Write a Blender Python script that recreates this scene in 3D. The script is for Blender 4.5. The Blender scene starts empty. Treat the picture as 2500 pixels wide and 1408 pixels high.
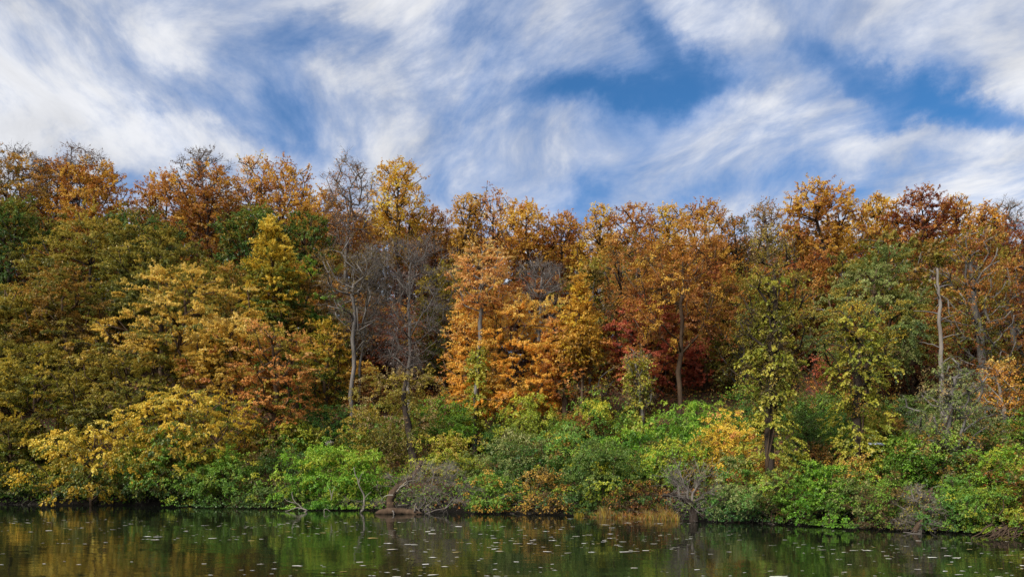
import bpy, math, random
import numpy as np

# ------------------------------------------------------------------ camera, sky, sun, exposure
S = bpy.context.scene
COL = S.collection
R = math.radians
FPX, CX, CY, CAMZ = 1805.6, 1250.0, 1144.0, 1.6      # focal length and principal point in photo pixels

cam_d = bpy.data.cameras.new('camera')
cam_d.sensor_width = 36.0
cam_d.lens = 26.0
cam_d.shift_y = (CY - 704.0) / 2500.0
cam_d.clip_start, cam_d.clip_end = 0.1, 6000.0
cam = bpy.data.objects.new('camera', cam_d)
cam.location = (0, 0, CAMZ)
cam.rotation_euler = (R(90), 0, 0)
COL.objects.link(cam)
S.camera = cam

S.view_settings.view_transform = 'Standard'
S.view_settings.look = 'None'
S.view_settings.exposure = 0.90
S.view_settings.gamma = 1.0
S.view_settings.use_curve_mapping = False

SUN_EL, SUN_AZ = R(40), R(-136)        # azimuth measured from +Y (into the picture) clockwise, so the sun is left and a little behind
sun_d = bpy.data.lights.new('sun', 'SUN')
sun_d.energy = 3.0
sun_d.angle = R(20.0)
sun_d.color = (1.0, 0.93, 0.82)
sun = bpy.data.objects.new('sun', sun_d)
dx, dy, dz = math.sin(SUN_AZ) * math.cos(SUN_EL), math.cos(SUN_AZ) * math.cos(SUN_EL), math.sin(SUN_EL)
from mathutils import Vector
sun.rotation_euler = Vector((dx, dy, dz)).to_track_quat('Z', 'Y').to_euler()
sun.location = (dx * 100, dy * 100, dz * 100)
COL.objects.link(sun)

world = bpy.data.worlds.new('World')
S.world = world
world.use_nodes = True
WT = world.node_tree
WT.nodes.clear()


def wn(t, **kw):
    n = WT.nodes.new(t)
    for k, v in kw.items():
        setattr(n, k, v)
    return n


def wl(a, b):
    WT.links.new(a, b)


def wmath(op, a, b=None, c=None, clamp=False):
    n = wn('ShaderNodeMath', operation=op)
    n.use_clamp = clamp
    for i, v in enumerate((a, b, c)):
        if v is None:
            continue
        if isinstance(v, (int, float)):
            n.inputs[i].default_value = v
        else:
            wl(v, n.inputs[i])
    return n.outputs[0]


def build_sky():
    sky = wn('ShaderNodeTexSky', sky_type='NISHITA')
    sky.sun_disc = False
    sky.sun_elevation = SUN_EL
    sky.sun_rotation = SUN_AZ
    sky.altitude = 200
    sky.air_density = 1.0
    sky.dust_density = 0.4
    sky.ozone_density = 2.5
    tc = wn('ShaderNodeTexCoord')
    d = tc.outputs['Generated']
    sep = wn('ShaderNodeSeparateXYZ')
    wl(d, sep.inputs[0])
    zz = wmath('MAXIMUM', sep.outputs[2], 0.04)
    zz = wmath('ADD', zz, 0.12)                       # softens the crowding of clouds towards the horizon
    px, py = wmath('DIVIDE', sep.outputs[0], zz), wmath('DIVIDE', sep.outputs[1], zz)
    comb = wn('ShaderNodeCombineXYZ')
    wl(px, comb.inputs[0])
    wl(py, comb.inputs[1])

    # slow swirl of the cirrus deck
    wz = wn('ShaderNodeTexNoise')
    wz.inputs['Scale'].default_value = 0.9
    wz.inputs['Detail'].default_value = 2
    wl(comb.outputs[0], wz.inputs['Vector'])
    wsub = wn('ShaderNodeVectorMath', operation='SUBTRACT')
    wl(wz.outputs['Color'], wsub.inputs[0])
    wsub.inputs[1].default_value = (0.5, 0.5, 0.5)
    wmad = wn('ShaderNodeVectorMath', operation='MULTIPLY_ADD')
    wl(wsub.outputs[0], wmad.inputs[0])
    wmad.inputs[1].default_value = (0.9, 0.9, 0)
    wl(comb.outputs[0], wmad.inputs[2])

    def noise(rot, scale, nscale, detail, rough, dist, off=(0, 0, 0)):
        r_ = wn('ShaderNodeVectorRotate', rotation_type='Z_AXIS')
        r_.inputs['Angle'].default_value = R(rot)
        wl(wmad.outputs[0], r_.inputs['Vector'])
        m = wn('ShaderNodeMapping')
        m.inputs['Location'].default_value = off
        m.inputs['Scale'].default_value = scale
        wl(r_.outputs[0], m.inputs['Vector'])
        n = wn('ShaderNodeTexNoise')
        n.noise_dimensions = '3D'
        n.inputs['Scale'].default_value = nscale
        n.inputs['Detail'].default_value = detail
        n.inputs['Roughness'].default_value = rough
        n.inputs['Distortion'].default_value = dist
        wl(m.outputs[0], n.inputs['Vector'])
        return n.outputs['Fac']
    big = noise(70, (0.8, 1.25, 1), 1.3, 6, 0.58, 0.0, (3.1, 1.7, 0))
    streak = noise(78, (0.55, 1.5, 1), 2.6, 11, 0.60, 0.0, (0.4, 5.2, 0))
    fine = noise(62, (0.75, 1.4, 1), 6.5, 12, 0.64, 0.1, (7.7, 2.2, 0))

    # blue openings between the cirrus: (px, py, half length, half width, tilt, depth) measured on the photograph, kept as directions
    # (negative depth: thicker cloud)
    gaps = [(1645, 125, 150, 36, -16, .54), (1500, 218, 200, 30, 4, .58), (2160, 200, 150, 32, -16, .60), (2330, 285, 170, 28, -4, .66),
            (1650, 235, 60, 40, 35, .28), (620, 255, 140, 50, -8, .36), (380, 205, 130, 45, -10, .20), (780, 95, 130, 32, 0, .28),
            (690, 335, 80, 32, -10, .24), (330, 440, 60, 28, 0, .36), (1420, 505, 80, 38, 20, .34), (1030, 470, 90, 35, 0, .16),
            (1900, 450, 240, 34, 8, .26), (2250, 420, 170, 36, 10, .28), (1160, 60, 90, 45, 30, .22), (1100, 300, 60, 40, 20, .12),
            (80, 300, 170, 110, 0, -0.15), (430, 310, 120, 42, -18, -0.17), (200, 30, 260, 50, -8, -0.12), (620, 30, 200, 40, -4, -0.11), (1880, 280, 200, 60, 12, -0.15),
            (1280, 400, 240, 55, 8, -0.11), (2380, 130, 200, 60, -8, -0.14), (2420, 370, 130, 30, 15, -0.12), (1300, 20, 330, 30, -6, -0.07), (900, 190, 200, 28, 4, -0.06)]
    rag = wn('ShaderNodeTexNoise')
    rag.inputs['Scale'].default_value = 7.0
    rag.inputs['Detail'].default_value = 7
    rag.inputs['Roughness'].default_value = 0.62
    wl(d, rag.inputs['Vector'])
    rsub = wn('ShaderNodeVectorMath', operation='SUBTRACT')
    wl(rag.outputs['Color'], rsub.inputs[0])
    rsub.inputs[1].default_value = (0.5, 0.5, 0.5)
    rmad = wn('ShaderNodeVectorMath', operation='MULTIPLY_ADD')
    wl(rsub.outputs[0], rmad.inputs[0])
    rmad.inputs[1].default_value = (0.16, 0.16, 0.11)
    wl(d, rmad.inputs[2])
    dw = rmad.outputs[0]
    tot = None
    for gx, gy, la, lb, tilt, dep in gaps:
        c = Vector(((gx - CX) / FPX, 1.0, (CY - gy) / FPX))
        k = c.length
        c.normalize()
        right = Vector((1, 0, 0))
        right = (right - c * right.dot(c)).normalized()
        up = right.cross(c) * 1.0
        if up.z < 0:
            up = -up
        a = R(tilt)
        e1, e2 = right * math.cos(a) + up * math.sin(a), -right * math.sin(a) + up * math.cos(a)
        qs = []
        for e, l in ((e1, la), (e2, lb)):
            dn = wn('ShaderNodeVectorMath', operation='DOT_PRODUCT')
            wl(dw, dn.inputs[0])
            dn.inputs[1].default_value = e * (FPX * k / l * 0.80)
            qs.append(wmath('POWER', wmath('ABSOLUTE', dn.outputs['Value']), 2.0))
        q = wmath('ADD', qs[0], qs[1])
        g = wmath('EXPONENT', wmath('MULTIPLY', q, -1.0))
        dn = wn('ShaderNodeVectorMath', operation='DOT_PRODUCT')
        wl(d, dn.inputs[0])
        dn.inputs[1].default_value = c
        g = wmath('MULTIPLY', g, wmath('GREATER_THAN', dn.outputs['Value'], 0.0))
        g = wmath('MULTIPLY', g, dep)
        tot = g if tot is None else wmath('ADD', tot, g)
    # cloud cover
    cov = wmath('ADD', wmath('MULTIPLY', big, 1.05), wmath('MULTIPLY', streak, 1.0))
    cov = wmath('ADD', cov, wmath('MULTIPLY', fine, 0.72))
    cov = wmath('SUBTRACT', cov, tot)
    mr = wn('ShaderNodeMapRange', interpolation_type='SMOOTHSTEP')
    wl(cov, mr.inputs['Value'])
    mr.inputs['From Min'].default_value = 0.58
    mr.inputs['From Max'].default_value = 1.74
    mask = mr.outputs['Result']
    # thick parts are whiter, thin veils lavender
    ramp = wn('ShaderNodeValToRGB')
    ramp.color_ramp.elements[0].position = 0.30
    ramp.color_ramp.elements[0].color = (0.25, 0.33, 0.52, 1)
    ramp.color_ramp.elements[1].position = 0.97
    ramp.color_ramp.elements[1].color = (0.56, 0.57, 0.60, 1)
    e_ = ramp.color_ramp.elements.new(0.72)
    e_.color = (0.39, 0.43, 0.53, 1)
    wl(mask, ramp.inputs[0])
    sky_s = wn('ShaderNodeMixRGB', blend_type='MULTIPLY')
    sky_s.inputs[0].default_value = 1
    wl(sky.outputs[0], sky_s.inputs[1])
    sky_s.inputs[2].default_value = (0.26, 0.53, 0.72, 1)
    cl = wn('ShaderNodeMixRGB', blend_type='MULTIPLY')
    cl.inputs[0].default_value = 1
    wl(ramp.outputs[0], cl.inputs[1])
    tex = noise(80, (0.7, 1.6, 1), 2.2, 7, 0.6, 0.2, (1.3, 8.8, 0))
    dens = wn('ShaderNodeMapRange')
    wl(tex, dens.inputs['Value'])
    dens.inputs['From Min'].default_value = 0.3
    dens.inputs['From Max'].default_value = 0.7
    dens.inputs['To Min'].default_value = 6.4           # cloud radiance, in the units of the Nishita sky before the 0.1 strength
    dens.inputs['To Max'].default_value = 9.2
    wl(dens.outputs['Result'], cl.inputs[2])
    mix = wn('ShaderNodeMixRGB')
    wl(mask, mix.inputs[0])
    wl(sky_s.outputs[0], mix.inputs[1])
    wl(cl.outputs[0], mix.inputs[2])
    bg = wn('ShaderNodeBackground')
    bg.inputs['Strength'].default_value = 0.1
    wl(mix.outputs[0], bg.inputs['Color'])
    out = wn('ShaderNodeOutputWorld')
    wl(bg.outputs[0], out.inputs['Surface'])


build_sky()

cy = S.cycles
cy.use_denoising = True
try:
    cy.denoiser = 'OPENIMAGEDENOISE'
    cy.denoising_prefilter = 'ACCURATE'
except Exception:
    pass
cy.max_bounces = 6
cy.diffuse_bounces = 4
cy.glossy_bounces = 3
cy.transmission_bounces = 4
cy.sample_clamp_indirect = 4.0
S.render.film_transparent = False

rng = np.random.default_rng(7)
random.seed(7)


# ------------------------------------------------------------------ helpers
def srgb(h):
    c = np.array([int(h[i:i + 2], 16) / 255.0 for i in (0, 2, 4)])
    return np.where(c <= 0.04045, c / 12.92, ((c + 0.055) / 1.055) ** 2.4)


def tag(o, label=None, cat=None, group=None, kind=None):
    for k, v in (('label', label), ('category', cat), ('group', group), ('kind', kind)):
        if v:
            o[k] = v
    return o


def link(name, mesh, parent=None, kind=None):
    o = bpy.data.objects.new(name, mesh)
    COL.objects.link(o)
    if parent is not None:
        o.parent = parent
    if kind:
        o['kind'] = kind
    return o


def mesh_np(name, V, loops, sizes, mat, colors=None, smooth=False):
    """One mesh from flat arrays: vertices (n,3), loop vertex indices, polygon sizes, optional per-face colours."""
    me = bpy.data.meshes.new(name)
    V = np.ascontiguousarray(V, dtype=np.float32)
    loops = np.ascontiguousarray(loops, dtype=np.int32)
    sizes = np.ascontiguousarray(sizes, dtype=np.int32)
    me.vertices.add(len(V))
    me.vertices.foreach_set('co', V.ravel())
    me.loops.add(len(loops))
    me.loops.foreach_set('vertex_index', loops)
    me.polygons.add(len(sizes))
    st = np.zeros(len(sizes), dtype=np.int32)
    st[1:] = np.cumsum(sizes)[:-1]
    me.polygons.foreach_set('loop_start', st)
    me.polygons.foreach_set('use_smooth', np.full(len(sizes), smooth))
    me.update(calc_edges=True)
    if colors is not None:
        a = me.attributes.new('leaf_colour', 'FLOAT_COLOR', 'FACE')
        c4 = np.ones((len(sizes), 4), dtype=np.float32)
        c4[:, :3] = colors
        a.data.foreach_set('color', c4.ravel())
    me.materials.append(mat)
    return me


class Geo:
    """Collects tubes (and raw faces) to be linked as one mesh."""
    def __init__(self):
        self.V, self.L, self.S, self.n = [], [], [], 0

    def add(self, V, loops, sizes):
        self.V.append(np.asarray(V, float))
        self.L.append(np.asarray(loops, int).ravel() + self.n)
        self.S.append(np.asarray(sizes, int))
        self.n += len(V)

    def tube(self, P, rad, sides=6, rough=0.0):
        P = np.asarray(P, float)
        rad = np.asarray(rad, float)
        n = len(P)
        T = np.gradient(P, axis=0)
        T /= np.linalg.norm(T, axis=1)[:, None] + 1e-9
        ref = np.array([0.0, 1, 0]) if abs(T[:, 1]).mean() < 0.8 else np.array([1.0, 0, 0])
        A = np.cross(T, ref)
        A /= np.linalg.norm(A, axis=1)[:, None] + 1e-9
        B = np.cross(T, A)
        th = np.linspace(0, 2 * np.pi, sides, endpoint=False)
        rr = rad[:, None] * (1 + (rough * rng.uniform(-1, 1, (n, sides)) if rough else 0))
        V = P[:, None, :] + rr[..., None] * (np.cos(th)[None, :, None] * A[:, None, :] + np.sin(th)[None, :, None] * B[:, None, :])
        i = np.arange(n - 1)[:, None] * sides
        j = np.arange(sides)[None, :]
        k = (j + 1) % sides
        Q = np.stack([i + j, i + k, i + sides + k, i + sides + j], -1).reshape(-1, 4)
        self.add(V.reshape(-1, 3), Q, np.full(len(Q), 4))
        if sides > 4:
            self.L.append(np.arange(sides)[::-1] + self.n - n * sides)
            self.S.append(np.array([sides]))
            self.L.append(np.arange(sides) + self.n - sides)
            self.S.append(np.array([sides]))

    def sticks(self, P0, P1, r0, r1, sides=3):
        """Many straight tapered twigs at once."""
        n = len(P0)
        if n == 0:
            return
        T = P1 - P0
        T /= np.linalg.norm(T, axis=1)[:, None] + 1e-9
        ref = np.where(np.abs(T[:, 1:2]) < 0.8, np.array([[0.0, 1, 0]]), np.array([[1.0, 0, 0]]))
        A = np.cross(T, ref)
        A /= np.linalg.norm(A, axis=1)[:, None] + 1e-9
        B = np.cross(T, A)
        th = np.linspace(0, 2 * np.pi, sides, endpoint=False)
        ring = np.cos(th)[None, :, None] * A[:, None, :] + np.sin(th)[None, :, None] * B[:, None, :]
        V = np.concatenate([P0[:, None, :] + ring * np.reshape(r0, (-1, 1, 1)), P1[:, None, :] + ring * np.reshape(r1, (-1, 1, 1))], 1)
        b = (np.arange(n) * 2 * sides)[:, None]
        j = np.arange(sides)[None, :]
        k = (j + 1) % sides
        Q = np.stack([b + j, b + k, b + sides + k, b + sides + j], -1).reshape(-1, 4)
        self.add(V.reshape(-1, 3), Q, np.full(len(Q), 4))

    def build(self, name, mat, parent=None, smooth=True, kind=None):
        me = mesh_np(name, np.concatenate(self.V), np.concatenate(self.L), np.concatenate(self.S), mat, smooth=smooth)
        return link(name, me, parent, kind)


def unit(v):
    return v / (np.linalg.norm(v, axis=-1, keepdims=True) + 1e-9)


# ------------------------------------------------------------------ materials
def new_mat(name):
    m = bpy.data.materials.new(name)
    m.use_nodes = True
    nt = m.node_tree
    nt.nodes.clear()
    return m, nt, nt.nodes, nt.links


def leaf_material(name, trans=0.42, gloss=0.02):
    m, nt, N, L = new_mat(name)
    at = N.new('ShaderNodeAttribute')
    at.attribute_name = 'leaf_colour'
    geo = N.new('ShaderNodeNewGeometry')
    nz = N.new('ShaderNodeTexNoise')                      # blotches on the leaves themselves
    nz.inputs['Scale'].default_value = 9.0
    nz.inputs['Detail'].default_value = 2
    L.new(geo.outputs['Position'], nz.inputs['Vector'])
    mr = N.new('ShaderNodeMapRange')
    L.new(nz.outputs['Fac'], mr.inputs['Value'])
    mr.inputs['To Min'].default_value = 0.8
    mr.inputs['To Max'].default_value = 1.2
    mul = N.new('ShaderNodeMixRGB')
    mul.blend_type = 'MULTIPLY'
    mul.inputs[0].default_value = 1
    L.new(at.outputs['Color'], mul.inputs[1])
    L.new(mr.outputs['Result'], mul.inputs[2])
    df = N.new('ShaderNodeBsdfDiffuse')
    tr = N.new('ShaderNodeBsdfTranslucent')
    L.new(mul.outputs[0], df.inputs['Color'])
    L.new(mul.outputs[0], tr.inputs['Color'])
    mx = N.new('ShaderNodeMixShader')
    mx.inputs[0].default_value = trans
    L.new(df.outputs[0], mx.inputs[1])
    L.new(tr.outputs[0], mx.inputs[2])
    gl = N.new('ShaderNodeBsdfGlossy')
    gl.inputs['Roughness'].default_value = 0.45
    gl.inputs['Color'].default_value = (0.9, 0.9, 0.9, 1)
    m2 = N.new('ShaderNodeMixShader')
    m2.inputs[0].default_value = gloss
    L.new(mx.outputs[0], m2.inputs[1])
    L.new(gl.outputs[0], m2.inputs[2])
    o = N.new('ShaderNodeOutputMaterial')
    L.new(m2.outputs[0], o.inputs['Surface'])
    return m


def rough_material(name, c0, c1, scale=6.0, stretch=(1, 1, 0.25), bump=0.4, rough=0.9, detail=6):
    m, nt, N, L = new_mat(name)
    tc = N.new('ShaderNodeTexCoord')
    mp = N.new('ShaderNodeMapping')
    mp.inputs['Scale'].default_value = stretch
    L.new(tc.outputs['Object'], mp.inputs['Vector'])
    nz = N.new('ShaderNodeTexNoise')
    nz.inputs['Scale'].default_value = scale
    nz.inputs['Detail'].default_value = detail
    nz.inputs['Roughness'].default_value = 0.65
    L.new(mp.outputs[0], nz.inputs['Vector'])
    rp = N.new('ShaderNodeValToRGB')
    rp.color_ramp.elements[0].position = 0.3
    rp.color_ramp.elements[0].color = (*c0, 1)
    rp.color_ramp.elements[1].position = 0.72
    rp.color_ramp.elements[1].color = (*c1, 1)
    L.new(nz.outputs['Fac'], rp.inputs[0])
    p = N.new('ShaderNodeBsdfPrincipled')
    p.inputs['Roughness'].default_value = rough
    p.inputs['Specular IOR Level'].default_value = 0.2
    L.new(rp.outputs[0], p.inputs['Base Color'])
    bp = N.new('ShaderNodeBump')
    bp.inputs['Strength'].default_value = bump
    bp.inputs['Distance'].default_value = 0.05
    L.new(nz.outputs['Fac'], bp.inputs['Height'])
    L.new(bp.outputs[0], p.inputs['Normal'])
    o = N.new('ShaderNodeOutputMaterial')
    L.new(p.outputs[0], o.inputs['Surface'])
    return m


LEAF = leaf_material('leaf')
LEAF_GREEN = leaf_material('green_leaf', 0.38, 0.025)
BARK = {
    'dark': rough_material('dark_bark', srgb('2a221c'), srgb('4a4038')),
    'grey': rough_material('grey_bark', srgb('4a4540'), srgb('86807a')),
    'pale': rough_material('pale_bark', srgb('6a645c'), srgb('aaa296')),
    'twig': rough_material('grey_twig', srgb('5c544e'), srgb('8e867c')),
    'brown': rough_material('brown_bark', srgb('3a2d22'), srgb('5f4d3c')),
    'bleached': rough_material('bleached_wood', srgb('6a6458'), srgb('a09888')),
}

# ------------------------------------------------------------------ the land
BK = np.array([(-260, 44), (-120, 41), (-60, 37.5), (-22.7, 32.8), (-13.05, 31.4), (-8, 29.6), (-3.77, 27.2), (2.1, 25.3), (5.7, 22.9), (7.6, 21.2),
               (10.8, 18.5), (12.4, 17.9), (18, 15.6), (30, 13), (60, 11.5), (260, 11)])
PROF = np.array([(-40, -2.2), (-6, -1.6), (-1.5, -0.5), (0, -0.02), (0.2, 0.3), (1.0, 0.5), (2, 0.8), (5, 1.55), (9, 2.8), (13, 4.3), (20, 6.8), (28, 9.4), (36, 11.3),
                 (45, 12.0), (60, 11.0), (110, 6.5), (300, 5), (1500, 5)])


def ybank(x):
    return np.interp(x, BK[:, 0], BK[:, 1])


def terrain(x, y):
    x, y = np.asarray(x, float), np.asarray(y, float)
    d = y - ybank(x) - 0.7
    z = np.interp(d, PROF[:, 0], PROF[:, 1])
    h = np.interp(x, [-60, -22, 0, 18, 60], [1.2, 1.14, 0.98, 0.86, 0.8])
    z = np.where(d > 5, 1.55 + (z - 1.55) * (1 + (h - 1) * np.clip((d - 5) / 12, 0, 1)), z)
    z = z + np.clip(d, 0, 4) / 4 * 0.18 * (np.sin(x * 0.9 + y * 0.35) + np.sin(x * 0.37 - y * 0.8 + 2))
    near = np.interp(y, [-400, -30, -6, -1.2, 1.0, 4, 9], [6, 2.0, 0.5, 0.1, -0.3, -1.2, -2.2])     # the bank the picture was taken from
    return np.maximum(z, near)


def tz(x, y):
    return float(terrain(x, y))


def at(px, d):
    """Photo column and metres behind the water's edge -> x, y on the land."""
    y = 25.0
    for _ in range(30):
        x = (px - CX) / FPX * y
        y = 0.5 * y + 0.5 * (float(ybank(x)) + d)
    return (px - CX) / FPX * y, y


def zrow(row, y):
    return CAMZ + (CY - row) / FPX * y


def build_land():
    xs = np.concatenate([np.linspace(-900, -70, 26), np.arange(-65, 65.1, 0.8), np.linspace(70, 900, 26)])
    ys = np.concatenate([np.linspace(-500, -12, 16), np.arange(-10, 84, 0.7), np.linspace(86, 160, 16), np.linspace(180, 2500, 24)])
    X, Y = np.meshgrid(xs, ys)
    Z = terrain(X, Y)
    nx, ny = len(xs), len(ys)
    V = np.stack([X, Y, Z], -1).reshape(-1, 3)
    i = (np.arange(ny - 1)[:, None] * nx + np.arange(nx - 1)[None, :])
    Q = np.stack([i, i + 1, i + nx + 1, i + nx], -1).reshape(-1, 4)
    m, nt, N, L = new_mat('leaf_litter')
    geo = N.new('ShaderNodeNewGeometry')
    n1 = N.new('ShaderNodeTexNoise')
    n1.inputs['Scale'].default_value = 0.35
    n1.inputs['Detail'].default_value = 5
    v1 = N.new('ShaderNodeTexVoronoi')
    v1.inputs['Scale'].default_value = 9
    for n in (n1, v1):
        L.new(geo.outputs['Position'], n.inputs['Vector'])
    rp = N.new('ShaderNodeValToRGB')
    for e, (p, c) in zip(rp.color_ramp.elements, ((0.3, '2e2117'), (0.7, '5a3c22'))):
        e.position, e.color = p, (*srgb(c), 1)
    e = rp.color_ramp.elements.new(0.52)
    e.color = (*srgb('43301c'), 1)
    L.new(n1.outputs['Fac'], rp.inputs[0])
    mx = N.new('ShaderNodeMixRGB')
    mx.blend_type = 'OVERLAY'
    mx.inputs[0].default_value = 0.55
    L.new(rp.outputs[0], mx.inputs[1])
    L.new(v1.outputs['Color'], mx.inputs[2])
    hs = N.new('ShaderNodeHueSaturation')
    hs.inputs['Saturation'].default_value = 0.8
    L.new(mx.outputs[0], hs.inputs['Color'])
    sx = N.new('ShaderNodeSeparateXYZ')                   # wet black mud by the water, litter above it
    L.new(geo.outputs['Position'], sx.inputs[0])
    wet = N.new('ShaderNodeMapRange')
    L.new(sx.outputs[2], wet.inputs['Value'])
    wet.inputs['From Min'].default_value = 0.45
    wet.inputs['From Max'].default_value = 1.1
    wm = N.new('ShaderNodeMixRGB')
    L.new(wet.outputs['Result'], wm.inputs[0])
    wm.inputs[1].default_value = (0.012, 0.010, 0.008, 1)
    L.new(hs.outputs[0], wm.inputs[2])
    p = N.new('ShaderNodeBsdfPrincipled')
    p.inputs['Roughness'].default_value = 1
    p.inputs['Specular IOR Level'].default_value = 0.1
    L.new(wm.outputs[0], p.inputs['Base Color'])
    bp = N.new('ShaderNodeBump')
    bp.inputs['Strength'].default_value = 0.6
    bp.inputs['Distance'].default_value = 0.04
    L.new(v1.outputs['Distance'], bp.inputs['Height'])
    L.new(bp.outputs[0], p.inputs['Normal'])
    o = N.new('ShaderNodeOutputMaterial')
    L.new(p.outputs[0], o.inputs['Surface'])
    tag(link('ground', mesh_np('ground', V, Q.ravel(), np.full(len(Q), 4), m, smooth=True)), kind='structure')

    # water
    m, nt, N, L = new_mat('river_water')
    geo = N.new('ShaderNodeNewGeometry')
    hts = []
    for sc, st, det in ((0.55, (0.55, 1.0, 1), 3), (3.2, (0.5, 1.0, 1), 3), (11.0, (0.6, 1.0, 1), 2)):
        mp = N.new('ShaderNodeMapping')
        mp.inputs['Scale'].default_value = st
        L.new(geo.outputs['Position'], mp.inputs['Vector'])
        nz = N.new('ShaderNodeTexNoise')
        nz.inputs['Scale'].default_value = sc
        nz.inputs['Detail'].default_value = det
        L.new(mp.outputs[0], nz.inputs['Vector'])
        hts.append(nz.outputs['Fac'])

    def mm(op, a, b):
        n = N.new('ShaderNodeMath')
        n.operation = op
        for k, v in enumerate((a, b)):
            if isinstance(v, (int, float)):
                n.inputs[k].default_value = v
            else:
                L.new(v, n.inputs[k])
        return n.outputs[0]
    h = mm('ADD', mm('MULTIPLY', hts[0], 1.0), mm('ADD', mm('MULTIPLY', hts[1], 0.20), mm('MULTIPLY', hts[2], 0.045)))
    bp = N.new('ShaderNodeBump')
    bp.inputs['Strength'].default_value = 1.0
    bp.inputs['Distance'].default_value = 0.015
    L.new(h, bp.inputs['Height'])
    p = N.new('ShaderNodeBsdfPrincipled')
    p.inputs['Base Color'].default_value = (0.006, 0.008, 0.005, 1)
    p.inputs['Roughness'].default_value = 0.035
    p.inputs['IOR'].default_value = 1.33
    p.inputs['Specular IOR Level'].default_value = 0.31
    L.new(bp.outputs[0], p.inputs['Normal'])
    o = N.new('ShaderNodeOutputMaterial')
    L.new(p.outputs[0], o.inputs['Surface'])
    V = np.array([(-900, -8, 0), (900, -8, 0), (900, 60, 0), (-900, 60, 0)], float)
    tag(link('river_water', mesh_np('river_water', V, [0, 1, 2, 3], [4], m)), kind='structure')


build_land()

# ------------------------------------------------------------------ foliage
PAL = {k: np.array([srgb(c) for c in v.split()]) for k, v in {
    'rust': '5a3a22 945e2e bc8038 d4a052', 'gold': '80601e b48830 d8a83e e6c25c', 'darkred': '3e2018 6e3a20 8e4c28 a8643a',
    'orange': 'd09030 eaac42 f4be58 f8d072', 'coral': 'a86a36 d08e46 e4a85c eeba78', 'red': '8c4836 be6248 d87e5a e49c72',
    'peach': 'b47a44 d69e56 e4b66a e2cc80', 'olive': '3e4418 646424 8a8030 a89438', 'olivegold': '4e561f 7c7a2c a8963a caae4c',
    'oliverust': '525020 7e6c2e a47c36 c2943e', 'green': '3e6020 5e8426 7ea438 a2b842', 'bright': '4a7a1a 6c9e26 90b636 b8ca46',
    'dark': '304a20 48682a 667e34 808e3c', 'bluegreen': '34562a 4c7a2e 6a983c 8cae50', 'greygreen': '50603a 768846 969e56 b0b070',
    'yellowgreen': '5a7020 8a9c2c b8ba3a d6cc48', 'yellow': '9c8426 d2ae36 ecca46 f4d866', 'butter': 'a2842e d0ac42 e6c45a f0d27c',
    'goldgreen': '425822 76802a b29c34 d8ba42', 'tan': '6a5434 8c7448 a8905c c0a870', 'brownolive': '3c3420 5c4c28 7a6632 94803e',
    'mauve': '4a3a34 62504a 786258 8c746a', 'yelloworange': '8c6c28 c09638 d8ac48 e4bc60', 'limeyellow': '5a6c1e 8c9230 b4ae3e ccc052',
}.items()}


def pal_colour(pal, t, n):
    P = PAL[pal]
    x = np.clip(t, 0, 0.9999) * (len(P) - 1)
    i = x.astype(int)
    f = (x - i)[:, None]
    c = P[i] * (1 - f) + P[i + 1] * f
    c = c * rng.uniform(0.88, 1.12, (n, 1)) * rng.uniform(0.94, 1.06, (n, 3))
    return np.clip(c, 0.004, 0.85)


def leaf_mesh(name, P, axis, nrm, size, col, mat, wide=0.62, far=False):
    """Folded, pointed four-cornered leaves as one mesh."""
    n = len(P)
    axis = unit(axis)
    side = unit(np.cross(axis, nrm))
    up = np.cross(side, axis)
    s = size[:, None]
    fold = rng.uniform(0.0, 0.10, (n, 1))
    curl = rng.uniform(-0.22, 0.05, (n, 1))
    w = wide * rng.uniform(0.8, 1.15, (n, 1)) * 0.5
    if far:                                             # small distant leaves: one bent-off triangle each
        V = np.empty((n, 3, 3))
        V[:, 0] = P - side * s * w * 1.1
        V[:, 1] = P + side * s * w * 1.1 + up * s * fold
        V[:, 2] = P + axis * s + up * s * curl
        return mesh_np(name, V.reshape(-1, 3), np.arange(3 * n), np.full(n, 3), mat, colors=col)
    V = np.empty((n, 4, 3))
    V[:, 0] = P
    V[:, 1] = P + axis * s * 0.45 + side * s * w + up * s * fold
    V[:, 2] = P + axis * s + up * s * curl
    V[:, 3] = P + axis * s * 0.45 - side * s * w + up * s * fold
    return mesh_np(name, V.reshape(-1, 3), np.arange(4 * n), np.full(n, 4), mat, colors=col)


SHAPES = {
    'round': lambda t: np.sqrt(np.clip(1 - (2 * t - 1) ** 2, 0, 1)) ** 0.8,
    'oak': lambda t: np.clip(np.sqrt(np.clip(1 - (2 * t - 0.95) ** 2, 0, 1)) ** 0.7, 0.12, 1),
    'dome': lambda t: np.sqrt(np.clip(1 - t ** 2, 0, 1)) ** 0.9,
    'cone': lambda t: np.clip((1 - t) ** 0.75 * (0.55 + 0.45 * np.clip(t * 5, 0, 1)), 0.08, 1),
    'vase': lambda t: np.clip(0.35 + 0.65 * np.sqrt(np.clip(t, 0, 1)), 0, 1) * np.sqrt(np.clip(1 - t ** 6, 0, 1)),
    'column': lambda t: np.clip(np.sqrt(np.clip(1 - (2 * t - 1) ** 6, 0, 1)), 0.2, 1),
    'spread': lambda t: np.sqrt(np.clip(1 - (1.7 * t - 0.7) ** 2, 0, 1)) ** 0.7,
}


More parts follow.
